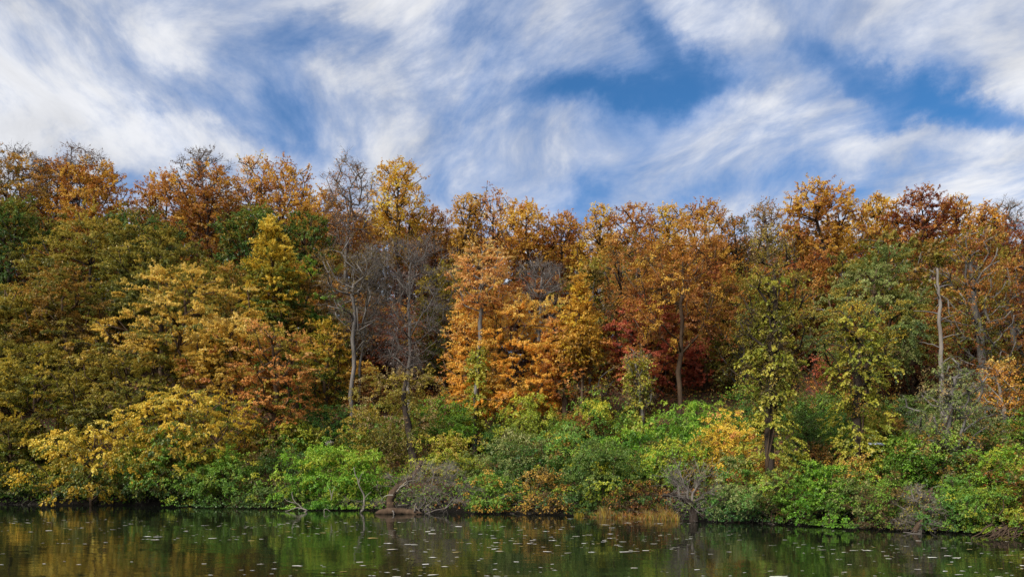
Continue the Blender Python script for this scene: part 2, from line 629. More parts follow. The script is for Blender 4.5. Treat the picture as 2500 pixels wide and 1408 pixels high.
def clumps(M, zb, zt, Rx, Ry, shape, axis, lob, shell=0.45):
    t = rng.uniform(0, 1, M * 3)
    r = SHAPES[shape](t)
    keep = rng.uniform(0, 1, M * 3) < np.clip(r, 0.15, 1)
    t = t[keep][:M]
    M = len(t)
    th = rng.uniform(0, 2 * np.pi, M)
    ph = rng.uniform(0, 6.28, 4)
    lobe = 1 + lob * (np.sin(2 * th + 5 * t + ph[0]) * 0.5 + np.sin(3 * th - 7 * t + ph[1]) * 0.35 + np.sin(5 * th + 11 * t + ph[2]) * 0.3)
    rad = SHAPES[shape](t) * lobe * rng.uniform(0, 1, M) ** shell
    z = zb + (zt - zb) * t
    c = axis(z)
    C = np.stack([c[:, 0] + Rx * rad * np.cos(th), c[:, 1] + Ry * rad * np.sin(th), z], -1)
    return C, t, rad


def skeleton(C, trunk_pts, seg, wob, droop=0.0):
    """Joins every clump to the growing frame of trunk and limbs. Returns node positions, parents, and the first limb node of each node's limb."""
    P = [np.array(p, float) for p in trunk_pts]
    par = [-1] + list(range(len(P) - 1))
    limb = [-1] * len(P)
    cap = len(P) + len(C) * 7 + 10
    A = np.zeros((cap, 3))
    A[:len(P)] = P
    n = len(P)
    tp = np.array(trunk_pts)
    dmin = np.min(np.linalg.norm(C[:, None, :] - tp[None], axis=2), axis=1)
    for ci in np.argsort(dmin):
        p = C[ci]
        v = p - A[:n]
        hd = np.hypot(v[:, 0], v[:, 1])
        cost = np.linalg.norm(v, axis=1) + 1.6 * np.maximum(0, 0.35 * hd - v[:, 2])
        b = int(np.argmin(cost))
        q = A[b]
        dist = np.linalg.norm(p - q)
        k = int(np.clip(math.ceil(dist / seg), 1, 6))
        prev = b
        lift = np.array([0, 0, 0.12 * dist])
        for s in range(1, k + 1):
            f = s / k
            x = q + (p - q) * f
            if s < k:
                x = x + rng.normal(0, wob * dist, 3) + lift * math.sin(f * math.pi) * (1 - droop)
            A[n] = x
            par.append(prev)
            limb.append(n if limb[prev] == -1 else limb[prev])
            prev = n
            n += 1
    return A[:n], np.array(par), np.array(limb)


def frame_objects(A, par, limb, ntrunk, r0, rtip, barkmat, root, nlimb, name='trunk', rough=0.08, twigs=None, expo=0.5):
    n = len(A)
    kids = [[] for _ in range(n)]
    for i in range(1, n):
        if par[i] >= 0:
            kids[par[i]].append(i)
    cnt = np.zeros(n)
    for i in range(n - 1, -1, -1):
        if not kids[i]:
            cnt[i] = 1
        if par[i] >= 0:
            cnt[par[i]] += cnt[i]
    rad = rtip + (r0 - rtip) * (cnt / cnt[0]) ** expo
    hgt = A[:ntrunk, 2] - A[0, 2]
    if ntrunk > 1:
        rad[:ntrunk] = np.maximum(rad[:ntrunk], r0 * (1 - 0.75 * hgt / (hgt.max() + 1e-6)))
        rad[0] *= 1.35
    geos = {-1: Geo()}
    tr = list(range(ntrunk))
    if ntrunk > 1:
        geos[-1].tube(A[tr], rad[tr], 9 if r0 > 0.09 else 6, rough)
    starts = sorted(set(limb[limb >= 0]), key=lambda i: -rad[i])
    big = [s for s in starts[:nlimb]]
    stack = [(i, par[i]) for i in range(n) if par[i] >= 0 and par[i] < ntrunk and i >= ntrunk]
    while stack:
        i, p = stack.pop()
        chain = [p, i]
        while kids[i]:
            ks = sorted(kids[i], key=lambda k: -cnt[k])
            for k in ks[1:]:
                stack.append((k, i))
            i = ks[0]
            chain.append(i)
        key = limb[chain[1]] if limb[chain[1]] in big else -1
        g = geos.setdefault(key, Geo())
        rr = rad[chain].copy()
        rr[0] = min(rr[0], rr[1] * 1.15)
        mx = rr.max()
        g.tube(A[chain], rr, 7 if mx > 0.09 else (5 if mx > 0.035 else 3), 0)
    if twigs is not None and len(twigs[0]):
        geos[-1].sticks(*twigs)
    for k, g in geos.items():
        if g.V:
            g.build(name if k == -1 else 'limb', barkmat, root)


def strands(C, O, rc, k, nl, droop, spread, flat, upb):
    """k twigs from every clump, nl leaf points on each. Returns leaf points, twig directions there, and twig ends."""
    M = len(C)
    D = O[:, None, :] * 0.8 + rng.normal(0, spread, (M, k, 3))
    D[..., 2] = D[..., 2] * flat + upb
    D = unit(D)
    ln = (rc * rng.uniform(0.55, 1.35, (M, k)))[..., None]
    s = rng.uniform(0.12, 1.0, (M, k, nl))
    base = C[:, None, :] + rng.normal(0, 0.18 * rc, (M, k, 3)) * np.array([1, 1, max(flat, 0.3)])
    P = base[:, :, None, :] + D[:, :, None, :] * (ln[:, :, None, :] * s[..., None])
    P[..., 2] -= droop * ln * s ** 2
    T = np.repeat(D[:, :, None, :], nl, 2).copy()
    T[..., 2] -= 2 * droop * s
    mid = base + D * ln * 0.5
    mid[..., 2] -= droop * ln[..., 0] * 0.25
    end = base + D * ln
    end[..., 2] -= droop * ln[..., 0]
    return P.reshape(-1, 3), unit(T.reshape(-1, 3)), np.repeat(np.arange(M), k * nl), base.reshape(-1, 3), mid.reshape(-1, 3), end.reshape(-1, 3)


LEAVES = [0]
K_LEAF, K_LEAF_FAR = 0.42, 0.66


def plant(name, px, ptop, pbot, hw, d, shape, pal, dens, label, cat, group=None, lean=0.0, bark='brown', trunk=0.15, base_px=None, lsize=1.0, wide=0.62,
          droop=0.15, flat=0.7, upb=0.1, hang=0.35, lob=0.35, hgrad=0.5, nlimb=5, bare=0.0, stems=0, accent=None, twig=0.25, shell=0.34, cl=1.0, rcf=0.26,
          kstr=4, part='crown', ygrow=0.85, seedy=None, vine=None, spread=0.55, trunk_top=0.86, swayk=0.02, ragged=.22, wob=0.06, green=False):
    """A tree (trunk, limbs, crown) or, with stems > 0, a shrub on several stems. Sizes come from photo rows at the plant's own distance."""
    hw *= 1.12
    bx, by = at(px if base_px is None else base_px, d)
    z0 = tz(bx, by) - 0.05
    cx = (px - CX) / FPX * by
    zt = max(zrow(ptop, by), z0 + 0.7)
    zb = min(max(zrow(pbot, by), z0 + (0.05 if stems else 0.3)), zt - 0.4)
    Rx = hw / FPX * by
    root = bpy.data.objects.new(name, None)
    root.location = (bx, by, z0)
    COL.objects.link(root)
    tag(root, label, cat, group)
    H = zt - z0
    off = cx - bx
    sway = rng.normal(0, swayk * H, 2)

    def axis(z):
        f = np.clip(z / H, 0, 1.2)
        s = f * f * (3 - 2 * np.clip(f, 0, 1))
        return np.stack([off * (0.35 * f + 0.65 * s) + sway[0] * np.sin(f * 5) + lean * H * (f - 1), sway[1] * np.sin(f * 4)], -1)
    area = math.pi * hw * (pbot - ptop) / 2
    far = by > 33 and lsize <= 1.1
    N = max(300, int(area * (K_LEAF_FAR if far else K_LEAF) * dens))
    rc = rcf * min(Rx, (zt - zb) / 2) * (1.0 if Rx < 2.5 else 0.9)
    M = int(np.clip(cl * 3.6 * (Rx * (zt - zb)) / (rc * rc), 30, 320))
    Ry = Rx * ygrow
    shrink = 0.35 * rc
    C, t, rad = clumps(M, zb - z0 + 0.3 * rc, zt - z0 - shrink, max(Rx - shrink, 0.3 * Rx), max(Ry - shrink, 0.3 * Ry), shape, axis, lob, shell)
    # no clump under the ground or the water
    wx, wy = C[:, 0] + bx, C[:, 1] + by
    gz = np.maximum(terrain(wx, wy), 0.05) - z0
    C[:, 2] = np.maximum(C[:, 2], gz + 0.25 * rc + 0.05)
    M = len(C)
    ax2 = axis(C[:, 2])
    O = unit(np.stack([C[:, 0] - ax2[:, 0], C[:, 1] - ax2[:, 1], (C[:, 2] - (zb - z0) - 0.4 * (zt - zb)) * 0.9 + 0.15], -1))
    rg = (rng.uniform(0, 1, M) < ragged) * rng.uniform(.3, 1.0, M) * (1.15 if stems else .8)
    C = C + O * (rc * rg)[:, None]
    C[:, 2] = np.maximum(C[:, 2], gz + 0.25 * rc + 0.05)
    k = kstr
    nl = max(1, int(round(N / (M * k))))
    Lf, T, ci, b0, b1, b2 = strands(C, O, rc, k, nl, droop, spread, flat, upb)
    twigs = None
    if twig > 0:
        kp = rng.uniform(0, 1, len(b0)) < twig
        tr_ = (0.0026 if bare > .5 else 0.0032) * max(by / 30, 0.8)
        P0 = np.concatenate([b0[kp], b1[kp]])
        P1 = np.concatenate([b1[kp], b2[kp]])
        m_ = kp.sum()
        r0_ = np.concatenate([np.full(m_, tr_ * 2.0), np.full(m_, tr_ * 1.4)])
        r1_ = np.concatenate([np.full(m_, tr_ * 1.4), np.full(m_, tr_ * 0.6)])
        if bare > 0:                                    # side twigs of the leafless crowns
            reps = 3
            a = rng.uniform(0.2, 0.95, (len(b0), reps, 1))
            q0 = (b0[:, None] * (1 - a) + b2[:, None] * a)
            dd = unit(unit(b2 - b0)[:, None] + rng.normal(0, 0.6, (len(b0), reps, 3)) + np.array([0, 0, 0.25]))
            q1 = q0 + dd * rc * rng.uniform(0.25, 0.7, (len(b0), reps, 1))
            P0 = np.concatenate([P0, q0.reshape(-1, 3)])
            P1 = np.concatenate([P1, q1.reshape(-1, 3)])
            r0_ = np.concatenate([r0_, np.full(len(b0) * reps, tr_ * 1.2)])
            r1_ = np.concatenate([r1_, np.full(len(b0) * reps, tr_ * 0.4)])
        twigs = (P0, P1, r0_, r1_)
    # frame
    if stems:
        th = rng.uniform(0, 6.28, stems)
        tp = np.stack([0.12 * Rx * np.cos(th), 0.12 * Rx * np.sin(th), np.zeros(stems)], -1)
        tp[:, 2] = terrain(tp[:, 0] + bx, tp[:, 1] + by) - z0 - 0.08
        tp = np.concatenate([[[0, 0, -0.1]], tp])
        A, par, limb = skeleton(C, tp, 0.3 * H, wob)
        par[1:len(tp)] = 0
        frame_objects(A, par, limb, 1, trunk, 0.006, BARK[bark], root, 0, name='stem', twigs=twigs)
    else:
        zz = np.linspace(0, H * trunk_top, 12)
        aa = axis(zz)
        aa = aa - aa[0] * (1 - zz / H)[:, None]
        tp = np.column_stack([aa, zz])
        tp[1:-1, :2] += rng.normal(0, 0.0045 * H, (10, 2))
        tp[0, 2] = -0.15
        A, par, limb = skeleton(C, tp, 0.14 * H, wob)
        frame_objects(A, par, limb, len(tp), trunk, 0.012 * by / 45, BARK[bark], root, nlimb, twigs=twigs)
    # leaves
    if bare > 0:
        kp = rng.uniform(0, 1, len(Lf)) > bare
        Lf, T, ci = Lf[kp], T[kp], ci[kp]
    n = len(Lf)
    if n:
        sz = (0.00215 if far else 0.0022) * by * lsize * rng.uniform(0.6, 1.4, n)
        Lf = Lf + rng.normal(0, 0.05 * rc, (n, 3))
        axd = T * 0.5 + rng.normal(0, 0.55, (n, 3))
        axd[:, 2] -= hang
        nr = rng.normal(0, 0.36, (n, 3)) + np.array([0, -0.05, 0.75]) + O[ci] * 0.5
        cn = rng.normal(0, 0.15, M) + 0.22 * np.sin(C[:, 0] * 2.2 / max(Rx, .5) + rng.uniform(0, 6)) * np.sin(C[:, 2] * 1.9 / max(Rx, .5) + rng.uniform(0, 6))
        hz = (Lf[:, 2] - (zb - z0)) / max(zt - zb, 0.5)
        # upper leaves turn first; ridge crowns also have sunlit tops painted into the leaf colour
        tt = 0.5 + hgrad * (hz - 0.5) + cn[ci] + rng.normal(0, 0.13, n)
        col = pal_colour(pal, tt, n)
        if accent:
            pal2, fr = accent
            who = (rng.uniform(0, 1, M) < fr)[ci]
            c2 = pal_colour(pal2, tt, n)
            col[who] = c2[who]
        gz = np.maximum(terrain(Lf[:, 0] + bx, Lf[:, 1] + by), 0.03) - z0
        Lf[:, 2] = np.maximum(Lf[:, 2], gz + 0.03 + sz * 0.8)
        me = leaf_mesh(part, Lf, axd, nr, sz, col, LEAF_GREEN if green else LEAF, wide, far)
        o1 = link(part, me, root, 'stuff')
        LEAVES[0] += n
        c = axis(np.array([(zb + zt) / 2 - z0]))[0]      # the same boughs once more, turned about the crown's own middle
        o2 = o1.copy()
        COL.objects.link(o2)
        o2.parent = root
        if stems:
            a = rng.uniform(-.3, .3)
            o2.scale = (-1, 1, rng.uniform(.92, 1.0))
            sx_ = -1
        else:
            a = rng.uniform(1.7, 2.5)
            o2.scale = (1, 1, rng.uniform(.96, 1.02))
            sx_ = 1
        o2.rotation_euler = (0, 0, a)
        qx, qy = sx_ * c[0], c[1]
        o2.location = (c[0] - (qx * math.cos(a) - qy * math.sin(a)), c[1] - (qx * math.sin(a) + qy * math.cos(a)), 0)
    # a climber up the trunk
    if vine:
        vp, vb, vtop, vhw, vden = vine
        v0, v1 = zrow(vb, by) - z0, zrow(vtop, by) - z0
        v0 = max(v0, 0.1)
        Mv = int(36 * (v1 - v0))
        zz = rng.uniform(v0, v1, Mv)
        f = (zz - v0) / (v1 - v0)
        aa = axis(zz)
        w = vhw / FPX * by * (0.45 + 0.55 * np.sin(f * 9 + rng.uniform(0, 6)) ** 2) * (1 - 0.3 * f)
        th = rng.uniform(0, 6.28, Mv)
        rr = rng.uniform(0.1, 1, Mv) ** 0.6 * w
        Cv = np.stack([aa[:, 0] + rr * np.cos(th), aa[:, 1] + rr * np.sin(th), zz], -1)
        Ov = unit(np.stack([np.cos(th), np.sin(th), np.full(Mv, 0.1)], -1))
        nlv = max(3, int(10 * vden))
        Lv, Tv, civ, v_0, v_1, v_2 = strands(Cv, Ov, 0.32, 3, nlv, 0.55, 0.5, 0.6, 0.1)
        nv = len(Lv)
        szv = 0.0031 * by * rng.uniform(0.7, 1.3, nv)
        axd = Tv * 0.4 + rng.normal(0, 0.5, (nv, 3))
        axd[:, 2] -= 0.5
        nr = rng.normal(0, 0.5, (nv, 3)) + Ov[civ] * 0.7 + np.array([0, 0, 0.4])
        col = pal_colour(vp, 0.55 + rng.normal(0, 0.2, Mv)[civ] + rng.normal(0, 0.12, nv), nv)
        link('climbing_vine', leaf_mesh('climbing_vine', Lv, axd, nr, szv, col, LEAF_GREEN, 0.75), root, 'stuff')
        LEAVES[0] += nv
        g = Geo()
        for _ in range(3):
            zc = np.linspace(v0 * 0.2, v1, 14)
            ac = axis(zc)
            tw = rng.uniform(0, 6.28) + zc * rng.uniform(0.5, 1.2)
            g.tube(np.column_stack([ac[:, 0] + (trunk + 0.03) * np.cos(tw), ac[:, 1] + (trunk + 0.03) * np.sin(tw), zc]), np.linspace(0.03, 0.012, 14), 4)
        g.build('vine_stem', BARK['brown'], root)
    return root


# ---- trees, from the ridge forward ------------------------------------------------
RIDGE = 'autumn trees along the ridge line'
HILL = 'autumn trees on the wooded slope'
BANK = 'shrubs along the river bank'


def ridge(px, ptop, pbot, hw, d, pal, dens, label, **kw):
    dens *= .72
    kw.setdefault('trunk', 0.14)
    kw.setdefault('twig', .12)
    kw.setdefault('bark', 'dark')
    kw.setdefault('bark', 'dark')
    kw.setdefault('nlimb', 4)
    kw.setdefault('lob', 0.5)
    kw.setdefault('hgrad', 0.55)  # stronger height gradient paints sunlit tops into the ridge leaf colour
    kw.setdefault('rcf', 0.27)
    return plant('oak_tree', px, ptop, pbot, hw, d, kw.pop('shape', 'oak'), pal, dens, label, 'tree', RIDGE, **kw)


ridge(20, 372, 600, 105, 38, 'oliverust', .8, 'olive brown ridge tree with thin grey top at the far left end', accent=('gold', .2))
ridge(125, 400, 610, 70, 40, 'rust', .7, 'thin rust brown ridge tree between olive left-end tree and golden crown', accent=('mauve', .3))
ridge(222, 392, 640, 82, 34, 'gold', 1.1, 'round golden brown ridge crown left of the first sky notch', accent=('rust', .45))
ridge(400, 425, 640, 85, 38, 'rust', .8, 'rust brown ridge tree with layered branches right of the first sky notch', accent=('gold', .2))
ridge(505, 398, 650, 82, 36, 'rust', .75, 'rust ridge tree with golden top and many dark limbs', accent=('gold', .35), nlimb=7)
ridge(622, 378, 600, 52, 38, 'rust', .42, 'thin open ridge tree with sky showing through dark limbs', accent=('peach', .4), shape='vase')
ridge(690, 385, 640, 66, 37, 'gold', .75, 'tall golden brown ridge tree with two lobed tops', accent=('rust', .5))
ridge(775, 440, 660, 66, 36, 'gold', .9, 'lower golden ridge tree beside the bare topped tree', accent=('rust', .4))
ridge(848, 392, 600, 72, 33, 'rust', .5, 'tall ridge tree with bare grey top and few rust leaves', bare=.78, twig=1, shape='vase', bark='grey', kstr=7, nlimb=7, trunk=.15)
ridge(975, 398, 640, 64, 31, 'gold', .75, 'tall golden yellow ridge tree with knobbly separate tops', accent=('yellow', .35), shape='vase', lob=.7, nlimb=6)
ridge(1062, 505, 680, 52, 36, 'rust', .7, 'small rust ridge tree right of the tall golden tree', accent=('gold', .25))
ridge(1125, 470, 640, 34, 34, 'gold', .8, 'narrow yellow gold ridge tree beside peach open crown', shape='column')
ridge(1198, 463, 650, 70, 36, 'peach', .48, 'open peach brown ridge tree with sky between limbs', accent=('rust', .5), nlimb=6, shape='vase')
ridge(1292, 498, 720, 64, 34, 'gold', 1., 'yellow topped ridge tree with dark brown lower crown', accent=('rust', .4), hgrad=.9)
ridge(1375, 512, 710, 58, 37, 'rust', .8, 'rust gold ridge tree with thin pointed top', accent=('gold', .35))
ridge(1458, 500, 690, 48, 36, 'gold', .8, 'golden ridge tree left of paired rust tops', accent=('yellow', .3))
ridge(1552, 492, 710, 66, 35, 'rust', .8, 'rust brown ridge tree with paired open tops', accent=('peach', .3))
ridge(1632, 496, 700, 44, 36, 'yellow', .85, 'bright yellow ridge crown among rust oaks', accent=('gold', .5))
ridge(1722, 488, 700, 58, 34, 'gold', .8, 'orange gold ridge tree right of the bright yellow crown', accent=('rust', .5))
ridge(1800, 528, 700, 50, 36, 'brownolive', .55, 'low thin olive brown ridge tree over a sky gap', accent=('rust', .4))
ridge(1878, 485, 690, 44, 30, 'tan', .3, 'thin pale ridge tree with grey limbs left of the broad orange crown', shape='vase', bark='grey', accent=('rust', .4))
ridge(2012, 450, 680, 92, 30, 'rust', 1.05, 'broad orange brown ridge crown, tallest on the right half', accent=('gold', .5))
ridge(2138, 478, 640, 50, 33, 'gold', 1., 'yellow gold ridge crown beside dark red oak', accent=('yellow', .3))
ridge(2252, 463, 720, 84, 30, 'darkred', 1.1, 'dark red brown oak on the ridge with dense crown', accent=('rust', .3))
ridge(2345, 472, 640, 32, 33, 'gold', .8, 'narrow golden orange ridge tree right of dark red oak', accent=('orange', .3))
ridge(2412, 500, 680, 44, 28, 'orange', .9, 'orange ridge tree near the right end', accent=('rust', .5))
ridge(2462, 484, 650, 44, 32, 'rust', .4, 'bare grey twiggy ridge tree at the right end', bare=.93, twig=1, shape='vase', bark='grey', kstr=7)
ridge(2500, 545, 760, 66, 27, 'darkred', .9, 'dark rust ridge tree cut by the right edge', accent=('rust', .4))


ridge(190, 360, 560, 74, 42, 'mauve', .6, 'pale grey thin ridge crown rising behind the round golden brown crown', bare=.6, twig=1, shape='oak', bark='twig', kstr=7)
ridge(505, 362, 560, 58, 43, 'mauve', .6, 'pale grey thin ridge crown rising behind the rust and golden ridge tree', bare=.6, twig=1, shape='oak', bark='twig', kstr=7)
ridge(55, 362, 560, 60, 43, 'mauve', .5, 'pale grey thin ridge crown near the far left end', bare=.6, twig=1, shape='oak', bark='twig', kstr=7)


def tree(name, px, ptop, pbot, hw, d, shape, pal, dens, label, **kw):
    kw.setdefault('trunk', 0.15)
    kw.setdefault('bark', 'brown')
    kw.setdefault('lob', 0.4)
    return plant(name, px, ptop, pbot, hw, d, shape, pal, dens, label, 'tree', kw.pop('group', HILL), **kw)


L_ = dict(flat=.35, upb=.02, droop=.12)           # layered sprays of the maples
tree('leafy_tree', 30, 490, 740, 92, 24, 'round', 'olive', .9, 'dark olive green crown at the left edge below the ridge', accent=('dark', .4), bark='dark', green=True)
tree('leafy_tree', 340, 518, 660, 95, 29, 'round', 'dark', .9, 'dark green crown tucked behind the broad olive dome', accent=('olive', .5), green=True)
tree('leafy_tree', 222, 525, 780, 132, 21, 'dome', 'olivegold', .9, 'broad olive brown dome with dark trunk showing at its centre', accent=('olive', .5), bark='dark', nlimb=7, **L_)
tree('leafy_tree', 130, 600, 720, 70, 26, 'round', 'rust', .8, 'rust brown crown between left edge tree and olive dome', accent=('darkred', .4))
tree('leafy_tree', 395, 568, 780, 128, 18, 'dome', 'olivegold', 1., 'yellow olive dome right of the olive brown dome', accent=('olive', .4), nlimb=6, **L_)
tree('leafy_tree', 615, 513, 720, 78, 26, 'round', 'dark', 1., 'rounded green crown below golden ridge trees', accent=('olive', .35), green=True)
tree('leafy_tree', 745, 520, 740, 62, 28, 'round', 'dark', .9, 'green crown right of the yellow pyramidal tree', accent=('oliverust', .45), green=True)
tree('leafy_tree', 672, 528, 800, 80, 13, 'cone', 'goldgreen', 1., 'pyramidal yellow green tree with pointed top', accent=('yellow', .35), hgrad=.8, **L_)
tree('leafy_tree', 735, 620, 980, 105, 16, 'round', 'oliverust', .95, 'tall mixed orange and olive tree left of the pale trunk', accent=('green', .35), nlimb=6, **L_)
tree('leafy_tree', 570, 640, 900, 90, 17, 'round', 'olive', .9, 'shaded olive tree behind the big yellow tree', accent=('oliverust', .4))
tree('bare_tree', 868, 588, 830, 92, 11, 'vase', 'brownolive', .55, 'leafless grey tree with tall pale straight trunk', base_px=855, bare=.86, twig=1, bark='grey', kstr=6, cl=.7, nlimb=8, trunk=.12, trunk_top=.8, swayk=.004)
tree('bare_tree', 900, 600, 860, 60, 13, 'vase', 'brownolive', .5, 'slim leafless grey tree just right of the pale trunk', base_px=880, bare=.9, twig=1, bark='grey', kstr=8, trunk=.08, swayk=.005)
tree('bare_tree', 1000, 575, 900, 98, 13, 'vase', 'mauve', .5, 'broad leafless dark grey tree with brushy upswept top', bare=.93, twig=1, bark='grey', kstr=9, cl=1.1, nlimb=8, trunk=.11)
tree('leafy_tree', 1085, 640, 930, 66, 17, 'round', 'goldgreen', .5, 'sparse yellow green tree left of the orange maple', accent=('olive', .5))
tree('leafy_tree', 960, 740, 960, 110, 22, 'round', 'darkred', .5, 'dark rust understory tree behind the bare grey trees', accent=('oliverust', .35))
tree('leafy_tree', 800, 780, 1000, 62, 12, 'round', 'goldgreen', .8, 'small yellow green tree low beside the pale trunk', accent=('yelloworange', .35), **L_)
tree('maple_tree', 885, 880, 1000, 36, 16, 'round', 'yelloworange', .8, 'small orange yellow maple right behind the pale trunk', **L_)
tree('maple_tree', 1180, 594, 770, 70, 9, 'round', 'peach', .55, 'leaning maple with peach orange crown and vine on its trunk', base_px=1158, accent=('coral', .45), bark='grey', trunk=.10, nlimb=6,
     vine=('limeyellow', 1040, 850, 30, .9), **L_)
tree('maple_tree', 1250, 715, 1015, 110, 10.5, 'spread', 'orange', .85, 'vivid orange maple with layered branches behind the leaning maple', accent=('yelloworange', .3), lob=.5, **L_)
tree('maple_tree', 1140, 720, 1000, 50, 13, 'spread', 'orange', .7, 'narrow orange maple left of the leaning trunk', accent=('peach', .35), lob=.5, **L_)
tree('maple_tree', 1378, 780, 970, 58, 10.5, 'spread', 'coral', .8, 'coral orange maple right of the vivid orange maple', accent=('orange', .3), lob=.5, **L_)
tree('leafy_tree', 1417, 672, 890, 58, 9.8, 'cone', 'gold', .85, 'golden pyramidal tree right of the orange maples', trunk=.07, accent=('yellow', .2), hgrad=.4, **L_)
tree('bare_tree', 1320, 635, 840, 66, 22, 'vase', 'mauve', .5, 'leafless mauve grey tree behind the vivid orange maple', bare=.93, twig=1, bark='grey', kstr=9)
tree('leafy_tree', 1435, 800, 1000, 62, 11, 'round', 'tan', .35, 'sparse tan leaved tree with thin grey trunk', accent=('goldgreen', .4), bark='grey', trunk=.1, lsize=1.0)
tree('maple_tree', 1570, 722, 940, 78, 12.2, 'spread', 'red', .9, 'red maple half hidden behind dark oak limbs', accent=('coral', .3), **L_)
tree('oak_tree', 1535, 590, 800, 88, 14, 'oak', 'rust', .28, 'open oak with dark crooked trunk and few brown leaves', base_px=1575, bark='dark', twig=.8, nlimb=8, trunk=.16, accent=('brownolive', .5))
tree('oak_tree', 1668, 545, 850, 118, 11, 'oak', 'rust', .62, 'large oak with straight grey trunk and orange brown crown', base_px=1660, bark='brown', nlimb=8, trunk=.105, swayk=.006, accent=('gold', .35), lsize=1.0)
tree('maple_tree', 1725, 820, 980, 56, 17, 'spread', 'red', .6, 'small red maple with flat layers right of the large oak trunk', **L_)
tree('leafy_tree', 1800, 680, 1000, 74, 16, 'round', 'olive', .65, 'olive green tree with slim grey trunk left of the vine tower', accent=('oliverust', .35), bark='grey', nlimb=6)
tree('vine_covered_tree', 1885, 560, 1000, 82, 1.7, 'round', 'olivegold', .38, 'thin crowned tree wrapped in yellow green vines to the water', bark='dark', twig=.8, accent=('brownolive', .4), trunk=.14, nlimb=7,
     vine=('limeyellow', 1255, 670, 82, 2.0))
tree('leafy_tree', 1985, 620, 880, 70, 20, 'round', 'rust', .5, 'sparse rust tree between vine tower and olive dome', accent=('darkred', .4), bark='dark')
tree('leafy_tree', 2130, 596, 880, 118, 11, 'dome', 'greygreen', 1.15, 'rounded sage green dome below the dark red oak', accent=('olivegold', .3), hgrad=.4, nlimb=6, droop=.35)
tree('maple_tree', 2040, 830, 980, 52, 13, 'round', 'red', .6, 'small red orange maple beneath the sage green dome', accent=('rust', .4))
tree('vine_covered_tree', 2095, 740, 1010, 78, 4, 'round', 'goldgreen', .4, 'yellow vine draped tree below the sage green dome', bark='dark', accent=('oliverust', .3), trunk=.13,
     vine=('limeyellow', 1150, 780, 96, 2.0))
tree('leafy_tree', 2230, 740, 980, 95, 15, 'round', 'rust', .6, 'rust orange understory tree behind the broken snag', accent=('darkred', .3))
tree('leafy_tree', 2385, 556, 900, 72, 10, 'oak', 'olivegold', .48, 'open yellow and rust tree right of the broken snag', accent=('rust', .5), bark='grey', nlimb=8, lsize=1.0)
tree('leafy_tree', 2480, 620, 950, 62, 13, 'oak', 'rust', .7, 'rust tree with leaning grey trunk at the right edge', accent=('olivegold', .3), base_px=2440, bark='grey', nlimb=6)
tree('leafy_tree', 2440, 880, 1060, 52, 8, 'round', 'rust', .6, 'small orange tree with short pale trunk near the right edge', accent=('orange', .5), bark='pale', base_px=2447, trunk=.09)
tree('vine_covered_tree', 2320, 880, 1130, 74, 3.5, 'round', 'greygreen', .5, 'dead tree hung with grey green vines over the right bank', bare=.3, twig=1, bark='grey', droop=.7, accent=('tan', .3),
     vine=('greygreen', 1200, 960, 40, .5))
tree('vine_covered_tree', 1560, 850, 1000, 34, 8, 'column', 'goldgreen', .5, 'narrow vine column standing above the green thicket', bark='grey', trunk=.08, accent=('tan', .4), vine=('limeyellow', 1050, 880, 34, 1.))
# the left bank
tree('leafy_tree', 15, 690, 960, 88, 8, 'round', 'olivegold', .9, 'olive gold tree at the left edge halfway down', accent=('olive', .5), **L_)
tree('leafy_tree', 158, 668, 900, 100, 8, 'dome', 'oliverust', 1., 'orange tinged olive dome left of the big yellow tree', accent=('olive', .35), nlimb=6, **L_)
tree('leafy_tree', 435, 655, 900, 158, 5, 'dome', 'butter', .85, 'big pale yellow tree with rounded crown on the left bank', accent=('olivegold', .3), nlimb=8, lsize=1.0, lob=.5, hang=.7, hgrad=.5, **L_)
tree('leafy_tree', 560, 770, 960, 105, 5, 'spread', 'butter', .8, 'lower pale yellow tree right of the big yellow tree', accent=('coral', .12), lsize=1.0, hang=.7, **L_)
tree('maple_tree', 668, 790, 1050, 80, 4.6, 'spread', 'coral', .62, 'salmon red maple on the left bank', accent=('olivegold', .42), ragged=.5, lsize=1.0, **L_)
tree('leafy_tree', 90, 840, 1130, 125, 4, 'spread', 'goldgreen', .95, 'dense green gold tree low on the left bank', accent=('olive', .5), lsize=1.0, **L_)
tree('leafy_tree', 310, 850, 1060, 135, 4, 'spread', 'olivegold', .95, 'olive yellow tree beneath the big yellow tree', accent=('olive', .3), lsize=1.0, **L_)
tree('leafy_tree', 470, 950, 1120, 145, 1.8, 'spread', 'yellow', .66, 'yellow drooping boughs of a small tree by the left bank', accent=('goldgreen', .45), lsize=1.05, hang=1.1, droop=.4, flat=.4)
tree('leafy_tree', 225, 1030, 1224, 135, .5, 'spread', 'goldgreen', .5, 'low golden tree with round leaves hanging over the water', accent=('yellow', .38), lsize=1.15, wide=.9, hang=.9, droop=.6, flat=.3, upb=0, trunk=.08, rcf=.34)
tree('leafy_tree', 25, 1010, 1225, 90, 1.5, 'spread', 'goldgreen', .85, 'olive green tree over the water at the left edge', accent=('olive', .4), lsize=1.05, **L_)
tree('leafy_tree', 420, 1040, 1215, 110, 1.2, 'spread', 'goldgreen', .7, 'green yellow small tree under the drooping yellow boughs', accent=('green', .5), lsize=1.3, hang=.8, droop=.4, trunk=.07)


def copy_plant(root, x, y, rz, sc, label, group):
    r = root.copy()
    COL.objects.link(r)
    r.location = (x, y, tz(x, y) - 0.05)
    r.rotation_euler = (0, 0, rz)
    r.scale = (sc, sc, sc * rng.uniform(0.9, 1.1))
    r['label'], r['group'] = label, group
    for ch in root.children:
        c = ch.copy()
        COL.objects.link(c)
        c.parent = r
    return r


